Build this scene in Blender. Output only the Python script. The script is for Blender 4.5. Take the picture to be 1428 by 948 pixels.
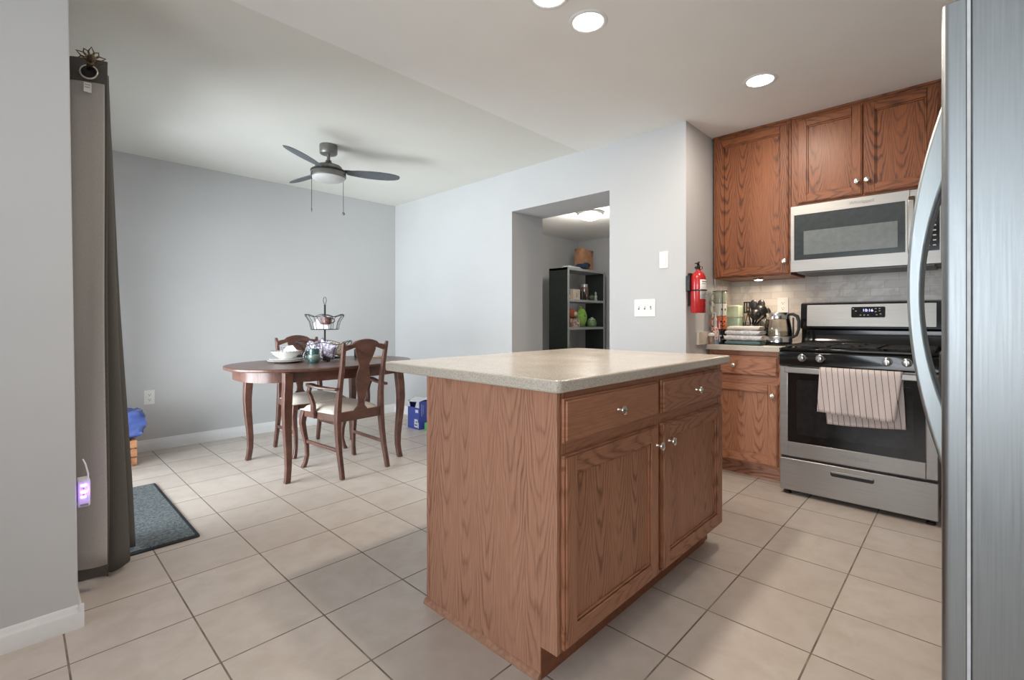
import bpy, bmesh, math, random
from mathutils import Vector, Matrix, noise
random.seed(7)
PI = math.pi
for o in list(bpy.data.objects): bpy.data.objects.remove(o)
S = bpy.context.scene
C = S.collection

# ---------------------------------------------------------------- camera
CAM_H = 1.088; F_PX = 664.36; YAW = math.radians(43.772); CY = 446.17
cd = bpy.data.cameras.new('camera'); cam = bpy.data.objects.new('camera', cd); C.objects.link(cam)
cam.location = (0, 0, CAM_H); cam.rotation_euler = (PI/2, 0, YAW - PI/2)
cd.sensor_fit = 'HORIZONTAL'; cd.sensor_width = 36; cd.lens = F_PX/1428*36
cd.shift_y = (CY - 474)/1428; cd.clip_start = 0.02; cd.clip_end = 60
S.camera = cam
# ---------------------------------------------------------------- world, exposure, daylight
S.view_settings.view_transform = 'Standard'; S.view_settings.look = 'None'
S.view_settings.gamma = 1; S.view_settings.use_curve_mapping = False
S.view_settings.exposure = 0.14
w = bpy.data.worlds.new('world'); S.world = w; w.use_nodes = True
w.node_tree.nodes['Background'].inputs[0].default_value = (0.72, 0.84, 1, 1)
w.node_tree.nodes['Background'].inputs[1].default_value = 2.0
def area(name, loc, rot, sx, sy, power, col, spread=PI):
    l = bpy.data.lights.new(name, 'AREA'); l.shape = 'RECTANGLE'; l.size = sx; l.size_y = sy
    l.energy = power; l.color = col; l.spread = spread
    o = bpy.data.objects.new(name, l); C.objects.link(o); o.location = loc; o.rotation_euler = rot
    return o
P_PATIO = 162; P_WINDOW_FILL = 54; P_CAN = 10; P_PANTRY = 18
# daylight outside the patio door (points +X) and fill outside an added, unseen kitchen window (points +X)
area('patio_daylight', (-0.25, 3.55, 1.0), (0, -PI/2 - 0.22, 0), 2.0, 1.9, P_PATIO, (0.93, 0.965, 1.0))
area('added_window_fill', (-1.95, 0.35, 1.35), (0, -PI/2 - .60, 0), 1.6, 1.8, P_WINDOW_FILL, (0.95, 0.97, 1.0))

# ---------------------------------------------------------------- materials
def nt(name):
    m = bpy.data.materials.new(name); m.use_nodes = True
    return m, m.node_tree, m.node_tree.nodes['Principled BSDF']
def N(t, typ, **kw):
    n = t.nodes.new(typ)
    for k, v in kw.items(): setattr(n, k, v)
    return n
def lk(t, a, b): t.links.new(a, b)
def math_n(t, op, a, b=None, c=None):
    n = N(t, 'ShaderNodeMath', operation=op)
    for i, v in enumerate((a, b, c)):
        if v is None: continue
        if isinstance(v, (int, float)): n.inputs[i].default_value = v
        else: lk(t, v, n.inputs[i])
    return n.outputs[0]
def comb(t, x, y, z):
    n = N(t, 'ShaderNodeCombineXYZ')
    for i, v in enumerate((x, y, z)):
        if isinstance(v, (int, float)): n.inputs[i].default_value = v
        else: lk(t, v, n.inputs[i])
    return n.outputs[0]
def noise_n(t, vec, scale, detail=3, rough=.5, dist=0):
    n = N(t, 'ShaderNodeTexNoise'); lk(t, vec, n.inputs['Vector'])
    n.inputs['Scale'].default_value = scale; n.inputs['Detail'].default_value = detail
    n.inputs['Roughness'].default_value = rough; n.inputs['Distortion'].default_value = dist
    return n.outputs['Fac']
def ramp(t, fac, stops):
    n = N(t, 'ShaderNodeValToRGB'); lk(t, fac, n.inputs[0])
    e = n.color_ramp.elements
    while len(e) < len(stops): e.new(0.5)
    for i, (p, c) in enumerate(stops):
        e[i].position = p; e[i].color = (*c, 1) if len(c) == 3 else c
    return n.outputs[0]
def mixc(t, fac, a, b, mode='MIX'):
    n = N(t, 'ShaderNodeMix', data_type='RGBA', blend_type=mode)
    if isinstance(fac, (int, float)): n.inputs[0].default_value = fac
    else: lk(t, fac, n.inputs[0])
    for i, v in ((6, a), (7, b)):
        if isinstance(v, tuple): n.inputs[i].default_value = (*v[:3], 1)
        else: lk(t, v, n.inputs[i])
    return n.outputs[2]
def bump(t, b, h, strength, dist=0.002):
    n = N(t, 'ShaderNodeBump'); n.inputs['Strength'].default_value = strength
    n.inputs['Distance'].default_value = dist; lk(t, h, n.inputs['Height']); lk(t, n.outputs[0], b.inputs['Normal'])
def objc(t): return N(t, 'ShaderNodeTexCoord').outputs['Object']
def plain(name, col, rough=.5, metal=0, var=.04, scale=30, bmp=0, coat=0, emit=None, spec=None):
    """procedural: base colour with a faint noise mottling"""
    m, t, b = nt(name); c = objc(t)
    f = noise_n(t, c, scale, 3)
    lo = tuple(max(0, x*(1-var*2)) for x in col); hi = tuple(min(1, x*(1+var*2)) for x in col)
    lk(t, ramp(t, f, [(.3, lo), (.7, hi)]), b.inputs['Base Color'])
    b.inputs['Roughness'].default_value = rough; b.inputs['Metallic'].default_value = metal
    b.inputs['Coat Weight'].default_value = coat
    if spec is not None: b.inputs['Specular IOR Level'].default_value = spec
    if bmp: bump(t, b, noise_n(t, c, scale*4, 4), bmp)
    if emit:
        b.inputs['Emission Color'].default_value = (*emit[:3], 1); b.inputs['Emission Strength'].default_value = emit[3]
    return m
def oak(name, axis, lo=(.23, .095, .055), hi=(.57, .295, .190), rough=.42, cath=1.0, k=.95):
    """plain-sawn oak; axis = 'V' grain runs up, 'H' grain runs sideways (x+y)"""
    m, t, b = nt(name); c = objc(t)
    sp = N(t, 'ShaderNodeSeparateXYZ'); lk(t, c, sp.inputs[0])
    rnd = N(t, 'ShaderNodeObjectInfo').outputs['Random']
    side = math_n(t, 'ADD', sp.outputs[0], sp.outputs[1]); up = sp.outputs[2]
    u, v = (side, up) if axis == 'V' else (up, side)
    off = math_n(t, 'MULTIPLY', rnd, 7.3)
    # warp
    wv = comb(t, math_n(t, 'MULTIPLY', u, 7.0), math_n(t, 'MULTIPLY', v, 1.6), off)
    w1 = noise_n(t, wv, 1.0, 2)
    uw = math_n(t, 'ADD', math_n(t, 'ADD', u, math_n(t, 'MULTIPLY', w1, .05)), math_n(t, 'MULTIPLY', rnd, .4))
    pp = math_n(t, 'PINGPONG', uw, .056)
    q = math_n(t, 'SUBTRACT', pp, .036)
    par = math_n(t, 'MULTIPLY', math_n(t, 'MULTIPLY', pp, pp), 1000.0*cath)
    w2 = noise_n(t, comb(t, math_n(t, 'MULTIPLY', u, 14), math_n(t, 'MULTIPLY', v, 3.0), off), 1.0, 3)
    ph = math_n(t, 'ADD', math_n(t, 'ADD', par, math_n(t, 'MULTIPLY', v, -9.0)), math_n(t, 'MULTIPLY', w2, 3.6))
    ring = math_n(t, 'FRACT', ph)
    ringc = ramp(t, ring, [(0, (.9, .9, .9)), (.10, (.45, .45, .45)), (.30, (.05, .05, .05)), (.72, (0, 0, 0)), (1, (1, 1, 1))])
    # fade rings with a broad noise so some zones are calm
    calm = noise_n(t, comb(t, math_n(t, 'MULTIPLY', u, 9), math_n(t, 'MULTIPLY', v, 1.1), math_n(t, 'ADD', off, 3)), 1.0, 2)
    calm = ramp(t, calm, [(.36, (.12, .12, .12)), (.58, (1, 1, 1))])
    fine = noise_n(t, comb(t, math_n(t, 'MULTIPLY', u, 420), math_n(t, 'MULTIPLY', v, 9), off), 1.0, 3)
    pores = ramp(t, fine, [(.42, (0, 0, 0)), (.62, (1, 1, 1))])
    f = math_n(t, 'MULTIPLY', math_n(t, 'MULTIPLY', ringc, calm), k)
    f = math_n(t, 'ADD', f, math_n(t, 'MULTIPLY', math_n(t, 'SUBTRACT', 1, pores), .32))
    f = math_n(t, 'MINIMUM', f, 1.0)
    col = mixc(t, f, hi, lo)
    broad = noise_n(t, comb(t, math_n(t, 'MULTIPLY', u, 5), math_n(t, 'MULTIPLY', v, .7), off), 1.0, 2)
    col = mixc(t, math_n(t, 'MULTIPLY', broad, .22), col, tuple(x*.8 for x in lo), 'MIX')
    lk(t, col, b.inputs['Base Color']); b.inputs['Roughness'].default_value = rough
    bump(t, b, math_n(t, 'SUBTRACT', 1, f), .12, .001)
    return m
def darkwood(name):
    m, t, b = nt(name); c = objc(t)
    sp = N(t, 'ShaderNodeSeparateXYZ'); lk(t, c, sp.inputs[0])
    v = comb(t, math_n(t, 'MULTIPLY', sp.outputs[0], 6), math_n(t, 'MULTIPLY', sp.outputs[1], 60), math_n(t, 'MULTIPLY', sp.outputs[2], 10))
    f = noise_n(t, v, 1.5, 4, .6)
    lk(t, ramp(t, f, [(.3, (.070, .030, .022)), (.7, (.150, .066, .046))]), b.inputs['Base Color'])
    b.inputs['Roughness'].default_value = .34; b.inputs['Coat Weight'].default_value = .25
    b.inputs['Coat Roughness'].default_value = .25
    return m
def steel(name, axis=2, col=(.40, .385, .365), rough=.38):
    m, t, b = nt(name); c = objc(t)
    sp = N(t, 'ShaderNodeSeparateXYZ'); lk(t, c, sp.inputs[0])
    k = [260, 260, 260]; k[axis] = 5
    f = noise_n(t, comb(t, *[math_n(t, 'MULTIPLY', sp.outputs[i], k[i]) for i in range(3)]), 1.0, 3)
    lk(t, ramp(t, f, [(.25, tuple(x*.9 for x in col)), (.75, tuple(min(1, x*1.08) for x in col))]), b.inputs['Base Color'])
    b.inputs['Metallic'].default_value = 1
    lk(t, ramp(t, f, [(.2, (rough-.05,)*3), (.8, (rough+.07,)*3)]), b.inputs['Roughness'])
    bump(t, b, f, .06, .0006)
    return m
def glass(name, tint=(.9, .95, .95), opac=.12, rough=.03):
    m, t, b = nt(name); t.nodes.remove(b)
    tr = N(t, 'ShaderNodeBsdfTransparent'); tr.inputs[0].default_value = (*tint, 1)
    gl = N(t, 'ShaderNodeBsdfGlossy'); gl.inputs['Roughness'].default_value = rough
    fr = N(t, 'ShaderNodeFresnel'); fr.inputs[0].default_value = 1.45
    f = math_n(t, 'ADD', fr.outputs[0], opac)
    mx = N(t, 'ShaderNodeMixShader'); lk(t, f, mx.inputs[0]); lk(t, tr.outputs[0], mx.inputs[1]); lk(t, gl.outputs[0], mx.inputs[2])
    lk(t, mx.outputs[0], t.nodes['Material Output'].inputs[0])
    return m
def tile_floor():
    m, t, b = nt('floor_tile'); c = objc(t)
    mp = N(t, 'ShaderNodeMapping'); lk(t, c, mp.inputs[0]); mp.inputs['Location'].default_value = (-.456 + .0025, -2.7256 + .0025, 0)
    br = N(t, 'ShaderNodeTexBrick', offset=0.0, squash=1.0); lk(t, mp.outputs[0], br.inputs['Vector'])
    br.inputs['Scale'].default_value = 1; br.inputs['Brick Width'].default_value = .336; br.inputs['Row Height'].default_value = .336
    br.inputs['Mortar Size'].default_value = .0030; br.inputs['Mortar Smooth'].default_value = .15
    br.inputs['Color1'].default_value = (.56, .490, .435, 1); br.inputs['Color2'].default_value = (.62, .55, .49, 1)
    br.inputs['Mortar'].default_value = (.15, .12, .09, 1)
    n1 = noise_n(t, c, 9, 5, .6, .3); n2 = noise_n(t, c, 60, 3)
    col = mixc(t, math_n(t, 'MULTIPLY', ramp(t, n1, [(.40, (0, 0, 0)), (.68, (1, 1, 1))]), .50), br.outputs['Color'], (.47, .40, .33))
    lk(t, col, b.inputs['Base Color'])
    r = math_n(t, 'ADD', math_n(t, 'MULTIPLY', br.outputs['Fac'], .45), math_n(t, 'ADD', .27, math_n(t, 'MULTIPLY', n1, .15)))
    lk(t, r, b.inputs['Roughness'])
    h = math_n(t, 'SUBTRACT', math_n(t, 'MULTIPLY', n2, .08), br.outputs['Fac'])
    bump(t, b, h, .5, .0015)
    return m
def subway():
    m, t, b = nt('marble_subway_tile'); c = objc(t)
    sp = N(t, 'ShaderNodeSeparateXYZ'); lk(t, c, sp.inputs[0])
    v = comb(t, math_n(t, 'ADD', sp.outputs[0], sp.outputs[1]), sp.outputs[2], 0)
    br = N(t, 'ShaderNodeTexBrick', offset=.5); lk(t, v, br.inputs['Vector'])
    br.inputs['Scale'].default_value = 1; br.inputs['Brick Width'].default_value = .150; br.inputs['Row Height'].default_value = .052
    br.inputs['Mortar Size'].default_value = .0016; br.inputs['Mortar Smooth'].default_value = .2
    br.inputs['Color1'].default_value = (.72, .68, .64, 1); br.inputs['Color2'].default_value = (.58, .55, .52, 1)
    br.inputs['Mortar'].default_value = (.50, .46, .42, 1)
    vein = noise_n(t, c, 3.5, 4, .6, .5)
    col = mixc(t, ramp(t, vein, [(.44, (0, 0, 0)), (.5, (.55, .55, .55)), (.56, (0, 0, 0))]), br.outputs['Color'], (.42, .38, .35))
    lk(t, col, b.inputs['Base Color']); b.inputs['Roughness'].default_value = .3
    bump(t, b, math_n(t, 'SUBTRACT', 1, br.outputs['Fac']), .4, .001)
    return m
def laminate():
    m, t, b = nt('speckled_solid_surface'); c = objc(t)
    f = noise_n(t, c, 260, 2, .7); g = noise_n(t, c, 5, 3)
    col = ramp(t, f, [(.32, (.36, .31, .25)), (.46, (.60, .54, .46)), (.66, (.68, .62, .54))])
    lk(t, col, b.inputs['Base Color'])
    lk(t, ramp(t, g, [(.3, (.17,)*3), (.7, (.24,)*3)]), b.inputs['Roughness'])
    return m
def stripes():
    m, t, b = nt('striped_cotton'); c = objc(t)
    sp = N(t, 'ShaderNodeSeparateXYZ'); lk(t, c, sp.inputs[0])
    s = math_n(t, 'ADD', sp.outputs[1], math_n(t, 'MULTIPLY', sp.outputs[2], -.09))
    s = math_n(t, 'FRACT', math_n(t, 'DIVIDE', math_n(t, 'ADD', s, 5.0), .0285))
    f = math_n(t, 'LESS_THAN', s, .10)
    w_ = noise_n(t, c, 500, 2)
    base = ramp(t, w_, [(.3, (.68, .58, .56)), (.7, (.82, .74, .72))])
    lk(t, mixc(t, f, base, (.13, .10, .10)), b.inputs['Base Color']); b.inputs['Roughness'].default_value = .9
    bump(t, b, w_, .3, .001)
    return m
def mat_rug():
    m, t, b = nt('ribbed_mat'); c = objc(t)
    f = noise_n(t, c, 75, 3, .7, .8)
    lk(t, ramp(t, f, [(.38, (.05, .062, .066)), (.62, (.165, .19, .20))]), b.inputs['Base Color'])
    b.inputs['Roughness'].default_value = .95; bump(t, b, f, .8, .004)
    return m
WALL = plain('grey_wall_paint', (.565, .57, .575), .75, var=.008, scale=3, bmp=.03)
CEIL = plain('ceiling_paint', (.86, .85, .82), .9, var=.008, scale=3, bmp=.04)
TRIM = plain('white_trim_paint', (.80, .80, .80), .4, var=.01)
FLOOR = tile_floor(); SUBWAY = subway(); LAM = laminate()
OV = oak('oak_upright', 'V', k=.72); OV2 = oak('oak_door_upright', 'V', (.20, .075, .036), (.52, .235, .132), k=.9); OH2 = oak('oak_door_sideways', 'H', (.22, .082, .040), (.52, .235, .132), cath=.5, k=.8); OH = oak('oak_sideways', 'H', cath=.5)  # end-panel oak paler and pinker than doors, daylight reflection put into its colour
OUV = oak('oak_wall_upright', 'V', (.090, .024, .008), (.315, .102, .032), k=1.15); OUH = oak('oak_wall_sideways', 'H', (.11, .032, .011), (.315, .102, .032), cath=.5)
OIN = plain('oak_dark_base', (.27, .095, .045), .5, var=.1, scale=60)  # plain darker oak for the toe kick and carcass foot
DW = darkwood('cherry_wood')
ST = steel('brushed_steel_sideways', 1); SV = steel('brushed_steel_upright', 2, (.33, .35, .36), .42)
STH = steel('handle_steel', 2, (.47, .51, .52), .45)
NICKEL = plain('satin_nickel', (.80, .76, .70), .25, 1, var=.02)
CHROME = plain('polished_chrome', (.85, .85, .85), .12, 1, var=.01)
BLK = plain('black_plastic', (.012, .012, .013), .35, var=.1)
BLKG = plain('black_gloss_enamel', (.010, .010, .011), .10, var=.1)
BGLASS = plain('dark_oven_glass', (.018, .020, .022), .06, var=.1)
MGLASS = plain('microwave_glass', (.05, .06, .062), .12, var=.05)
MGLASS2 = plain('microwave_mesh_glass', (.17, .19, .19), .22, var=.05)
IRON = plain('cast_iron', (.02, .02, .02), .6, var=.2)
CREAM = plain('cream_upholstery', (.72, .66, .58), .9, var=.05, scale=200, bmp=.3)
CURT = plain('grey_curtain_fabric', (.105, .10, .09), .85, var=.08, scale=300, bmp=.3)
LINING = plain('grey_curtain_lining', (.47, .45, .43), .85, var=.04, scale=300, bmp=.2)
WHITEP = plain('white_plastic', (.78, .78, .76), .4, var=.01)
FANM = plain('fan_grey_metal', (.20, .195, .18), .38, .7, var=.03)
BLADE = plain('fan_blade_grey', (.105, .12, .135), .45, var=.05)
FROST = plain('frosted_glass', (.52, .52, .51), .35, var=.01)
WIRE = plain('black_wire', (.012, .012, .012), .65, var=.1)
def em(name, col, s): return plain(name, (.8, .8, .8), .4, var=0, emit=(*col, s))
LENS = em('lamp_lens', (1, .93, .82), 9)

# ---------------------------------------------------------------- mesh helpers
class MB:
    def __init__(s): s.v = []; s.f = []; s.m = []
    def quad(s, idx, mi=0): s.f.append(tuple(idx)); s.m.append(mi)
    def add(s, vs, fs, mi=0):
        n = len(s.v); s.v += [tuple(p) for p in vs]
        for f in fs: s.f.append(tuple(n+i for i in f)); s.m.append(mi)
        return s
    def box(s, x0, x1, y0, y1, z0, z1, mi=0):
        return s.add([(x0,y0,z0),(x1,y0,z0),(x1,y1,z0),(x0,y1,z0),(x0,y0,z1),(x1,y0,z1),(x1,y1,z1),(x0,y1,z1)],
                     [(0,3,2,1),(4,5,6,7),(0,1,5,4),(1,2,6,5),(2,3,7,6),(3,0,4,7)], mi)
    def lathe(s, prof, c=(0,0,0), n=24, mi=0, axis='Z', sq=(1,1)):
        vs = []; fs = []
        for r, h in prof:
            for k in range(n):
                a = 2*PI*k/n; p = (max(r,1e-5)*math.cos(a)*sq[0], max(r,1e-5)*math.sin(a)*sq[1], h)
                if axis == 'X': p = (p[2], p[0], p[1])
                elif axis == 'Y': p = (p[0], p[2], p[1])
                vs.append((p[0]+c[0], p[1]+c[1], p[2]+c[2]))
        for i in range(len(prof)-1):
            for k in range(n): fs.append((i*n+k, i*n+(k+1)%n, (i+1)*n+(k+1)%n, (i+1)*n+k))
        fs.append(tuple(range(n))); fs.append(tuple((len(prof)-1)*n+k for k in range(n)))
        return s.add(vs, fs, mi)
    def tube(s, pts, r, n=8, closed=False, mi=0, sec=None):
        """round tube, or rectangular/any section when sec = list of (a,b) multipliers; r number or list"""
        P = [Vector(p) for p in pts]; m = len(P); R = r if isinstance(r, (list, tuple)) else [r]*m
        T = []
        for i in range(m):
            a = P[(i-1) % m] if (closed or i > 0) else P[i]; b = P[(i+1) % m] if (closed or i < m-1) else P[i]
            T.append((b-a).normalized())
        up = Vector((0,0,1)) if abs(T[0].z) < .9 else Vector((1,0,0))
        nx = T[0].cross(up).normalized(); vs = []; fs = []
        for i in range(m):
            nx = (nx - T[i]*nx.dot(T[i])).normalized(); ny = T[i].cross(nx)
            for k in range(n):
                a = 2*PI*k/n; vs.append(P[i] + nx*R[i]*math.cos(a) + ny*R[i]*math.sin(a))
        for i in range(m if closed else m-1):
            j = (i+1) % m
            for k in range(n): fs.append((i*n+k, i*n+(k+1)%n, j*n+(k+1)%n, j*n+k))
        if not closed: fs.append(tuple(range(n))); fs.append(tuple((m-1)*n+k for k in range(n)))
        return s.add(vs, fs, mi)
    def bar(s, pts, ws, ds, side=(1,0,0), mi=0):
        """rectangular bar along pts; ws = size along side, ds = size across"""
        P = [Vector(p) for p in pts]; m = len(P); sd = Vector(side).normalized()
        W = ws if isinstance(ws, (list, tuple)) else [ws]*m; D = ds if isinstance(ds, (list, tuple)) else [ds]*m
        vs = []; fs = []
        for i in range(m):
            t = (P[min(i+1, m-1)] - P[max(i-1, 0)]).normalized()
            o = t.cross(sd).normalized()
            for a, b in ((-1,-1),(1,-1),(1,1),(-1,1)): vs.append(P[i] + sd*a*W[i]/2 + o*b*D[i]/2)
        for i in range(m-1):
            for k in range(4): fs.append((i*4+k, i*4+(k+1)%4, i*4+4+(k+1)%4, i*4+4+k))
        fs.append((0,1,2,3)); fs.append(tuple((m-1)*4+k for k in range(4)))
        return s.add(vs, fs, mi)
    def prism(s, pts, fn, t0, t1, mi=0):
        """outline pts (a,b) extruded from t0 to t1; fn(a,b,t)->xyz"""
        n = len(pts)
        vs = [fn(a, b, t0) for a, b in pts] + [fn(a, b, t1) for a, b in pts]
        fs = [tuple(range(n)), tuple(range(n, 2*n))] + [(i, (i+1)%n, n+(i+1)%n, n+i) for i in range(n)]
        return s.add(vs, fs, mi)
    def ball(s, c, r, n=16, sq=(1,1,1), mi=0):
        prof = [(math.sin(PI*i/10), -math.cos(PI*i/10)) for i in range(11)]
        vs = []; fs = []
        for a, h in prof:
            for k in range(n):
                q = 2*PI*k/n; vs.append((c[0]+max(a,1e-4)*r*math.cos(q)*sq[0], c[1]+max(a,1e-4)*r*math.sin(q)*sq[1], c[2]+h*r*sq[2]))
        for i in range(10):
            for k in range(n): fs.append((i*n+k, i*n+(k+1)%n, (i+1)*n+(k+1)%n, (i+1)*n+k))
        return s.add(vs, fs, mi)
    def build(s, name, mats, parent=None, bevel=0, smooth=40, subd=0, solid=0, seg=2):
        me = bpy.data.meshes.new(name); me.from_pydata(s.v, [], s.f)
        for mm in (mats if isinstance(mats, (list, tuple)) else [mats]): me.materials.append(mm)
        for p, i in zip(me.polygons, s.m): p.material_index = i
        bm = bmesh.new(); bm.from_mesh(me); bmesh.ops.remove_doubles(bm, verts=bm.verts, dist=2e-6)
        bmesh.ops.recalc_face_normals(bm, faces=bm.faces); bm.to_mesh(me); bm.free()
        if smooth:
            for p in me.polygons: p.use_smooth = True
            try: me.set_sharp_from_angle(angle=math.radians(smooth))
            except Exception: pass
        o = bpy.data.objects.new(name, me); C.objects.link(o)
        if parent: o.parent = parent
        if solid: q = o.modifiers.new('solid', 'SOLIDIFY'); q.thickness = solid; q.offset = 0
        if bevel: q = o.modifiers.new('bevel', 'BEVEL'); q.width = bevel; q.segments = seg; q.limit_method = 'ANGLE'; q.angle_limit = math.radians(35); q.harden_normals = False
        if subd: q = o.modifiers.new('subd', 'SUBSURF'); q.levels = subd; q.render_levels = subd
        return o
def tag(o, label, cat, group=None):
    o['label'] = label; o['category'] = cat
    if group: o['group'] = group
    return o
def thing(name, label, cat, loc=(0,0,0), rz=0, group=None):
    o = bpy.data.objects.new(name, None); C.objects.link(o); o.empty_display_size = .05
    o.location = loc; o.rotation_euler = (0,0,rz); return tag(o, label, cat, group)
def copy_tree(o, parent=None):
    kids = [c for c in o.children]
    c = o.copy(); C.objects.link(c)
    if parent: c.parent = parent
    for k in kids: copy_tree(k, c)
    return c
def struct(o): o['kind'] = 'structure'; return o
def text(name, body, size, loc, rot, mat, parent, depth=.0006):
    cu = bpy.data.curves.new(name, 'FONT'); cu.body = body; cu.size = size; cu.align_x = 'CENTER'; cu.align_y = 'CENTER'; cu.extrude = depth
    tmp = bpy.data.objects.new(name, cu); C.objects.link(tmp)
    bpy.context.view_layer.update()
    me = bpy.data.meshes.new_from_object(tmp.evaluated_get(bpy.context.evaluated_depsgraph_get()))
    bpy.data.objects.remove(tmp); me.materials.clear(); me.materials.append(mat)
    o = bpy.data.objects.new(name, me); C.objects.link(o); o.parent = parent; o.location = loc; o.rotation_euler = rot
    return o
def rrect(a0, a1, b0, b1, r, n=5):
    P = []
    for cx, cy, s0 in ((a1-r, b0+r, -PI/2), (a1-r, b1-r, 0), (a0+r, b1-r, PI/2), (a0+r, b0+r, PI)):
        for k in range(n+1): a = s0+PI/2*k/n; P.append((cx+r*math.cos(a), cy+r*math.sin(a)))
    return P
XYZ = lambda a, b, t: (a, b, t)
YZX = lambda a, b, t: (t, a, b)     # outline in y,z ; extruded along x
XZY = lambda a, b, t: (a, t, b)     # outline in x,z ; extruded along y

# ================================================================ THE SETTING
XW = 3.13; YF = 4.92; XS = 3.96; YB = -.78; XL = -1.7; ZC = 2.44
b = MB(); b.box(XL-.1, 6.9, YB-.1, 5.05, -.1, 0); struct(b.build('floor', FLOOR, smooth=0))
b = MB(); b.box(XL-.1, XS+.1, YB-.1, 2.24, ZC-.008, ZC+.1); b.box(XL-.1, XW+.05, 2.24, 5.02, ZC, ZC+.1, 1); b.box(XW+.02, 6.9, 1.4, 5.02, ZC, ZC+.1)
struct(b.build('ceiling', [CEIL, plain('dining_ceiling_tone', (.77, .765, .715), .9, var=.008, scale=3)], smooth=0))  # dining side toned darker and yellower so the crease shows
b = MB(); b.box(.0, XW+.05, YF, YF+.1, 0, ZC); struct(b.build('wall_far', WALL, smooth=0))
b = MB(); b.box(XW, 3.56, 2.999, YF+.1, 0, ZC); b.box(XW, 3.56, 1.375, 1.971, 0, ZC); b.box(XW, 3.56, 1.971, 2.999, 2.075, ZC)
b.box(3.56, XS+.1, 1.375, 1.475, 0, ZC)
struct(b.build('wall_right', WALL, smooth=0))
b = MB(); b.box(XS, XS+.1, YB-.1, 1.375, 0, ZC); struct(b.build('wall_stove', WALL, smooth=0))
b = MB(); b.box(XL-.1, XS+.1, YB-.1, YB, 0, ZC); struct(b.build('wall_back', WALL, smooth=0))
# left kitchen wall with an opening for the added window
b = MB(); b.box(XL-.1, XL, YB, -.45, 0, ZC); b.box(XL-.1, XL, 1.55, 2.38, 0, ZC); b.box(XL-.1, XL, -.45, 1.55, 0, .85); b.box(XL-.1, XL, -.45, 1.55, 2.15, ZC)
struct(b.build('wall_left', WALL, smooth=0))
# stub wall beside the patio door; its corner leans a little
b = MB(); b.add([(XL,2.28,0),(.157,2.28,0),(.157,2.38,0),(XL,2.38,0),(XL,2.28,ZC),(.128,2.28,ZC),(.128,2.38,ZC),(XL,2.38,ZC)],
     [(0,3,2,1),(4,5,6,7),(0,1,5,4),(1,2,6,5),(2,3,7,6),(3,0,4,7)]); struct(b.build('wall_stub', WALL, bevel=.004, smooth=0))
b = MB(); b.box(.02, .12, 2.38, 2.75, 0, ZC); b.box(.02, .12, 4.45, YF, 0, ZC); b.box(.02, .12, 2.75, 4.45, 2.05, ZC)
struct(b.build('wall_patio', WALL, smooth=0))
# pantry beyond the opening
b = MB(); b.box(3.56, 6.81, 4.85, 4.95, 0, ZC); b.box(6.71, 6.81, 1.475, 4.85, 0, ZC); b.box(XS+.1, 6.81, 1.375, 1.475, 0, ZC)
struct(b.build('wall_pantry', WALL, smooth=0))
# patio sliding door and the unseen kitchen window added to let in fill
GL = glass('window_glass', (.96, .98, .98), .02)
def frame_x(b, x0, x1, ya, yb, za, zb, w):
    b.box(x0, x1, ya, ya+w, za, zb); b.box(x0, x1, yb-w, yb, za, zb); b.box(x0, x1, ya+w, yb-w, zb-w, zb); b.box(x0, x1, ya+w, yb-w, za, za+w)
b = MB(); frame_x(b, .03, .11, 2.75, 4.45, 0, 2.05, .045); frame_x(b, .065, .095, 2.80, 3.63, .05, 2.0, .05); frame_x(b, .035, .062, 3.57, 4.40, .05, 2.0, .05)
d1 = struct(b.build('door_1', TRIM, bevel=.003))
b = MB(); b.box(.078, .082, 2.85, 3.58, .1, 1.95); b.box(.047, .051, 3.62, 4.35, .1, 1.95); b.build('pane', GL, d1, smooth=0)
b = MB(); frame_x(b, XL-.09, XL-.01, -.45, 1.55, .85, 2.15, .05); b.box(XL-.07, XL-.03, .53, .57, .9, 2.1); w1 = struct(b.build('added_window', TRIM, bevel=.003))
b = MB(); b.box(XL-.052, XL-.048, -.40, 1.50, .9, 2.1); b.build('pane', GL, w1, smooth=0)
# baseboards
def bprof(h=.095, t=.014): return [(0,0),(t,0),(t,h*.66),(t*.8,h*.74),(t*.55,h*.80),(t*.5,h*.92),(t*.2,h),(0,h)]
b = MB(); b.prism(bprof(), lambda a, z, t: (t, YF-a, z), .12, XW); struct(b.build('baseboard_far', TRIM))
b = MB(); b.prism(bprof(), lambda a, z, t: (XW-a, t, z), 2.999, YF-.014); b.prism(bprof(), lambda a, z, t: (XW-a, t, z), 1.375, 1.971); struct(b.build('baseboard_right', TRIM))
b = MB(); b.prism(bprof(.080), lambda a, z, t: (t, 2.28-a, z), XL, .157+.014); b.prism(bprof(.080), lambda a, z, t: (.156+a, t, z), 2.28-.013, 2.75); struct(b.build('baseboard_stub', TRIM))
b = MB(); b.prism(bprof(), lambda a, z, t: (t, 4.85-a, z), 3.56, 6.71); b.prism(bprof(), lambda a, z, t: (6.71-a, t, z), 1.475, 4.836); struct(b.build('baseboard_pantry', TRIM))
# marble subway backsplash on stove wall and its return on the alcove wall
b = MB(); b.box(XS-.008, XS, YB, 1.375, .9, 1.55); b.box(3.63, XS-.008, 1.367, 1.375, .9, 1.40); struct(b.build('trim_backsplash', SUBWAY, smooth=0))

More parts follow.
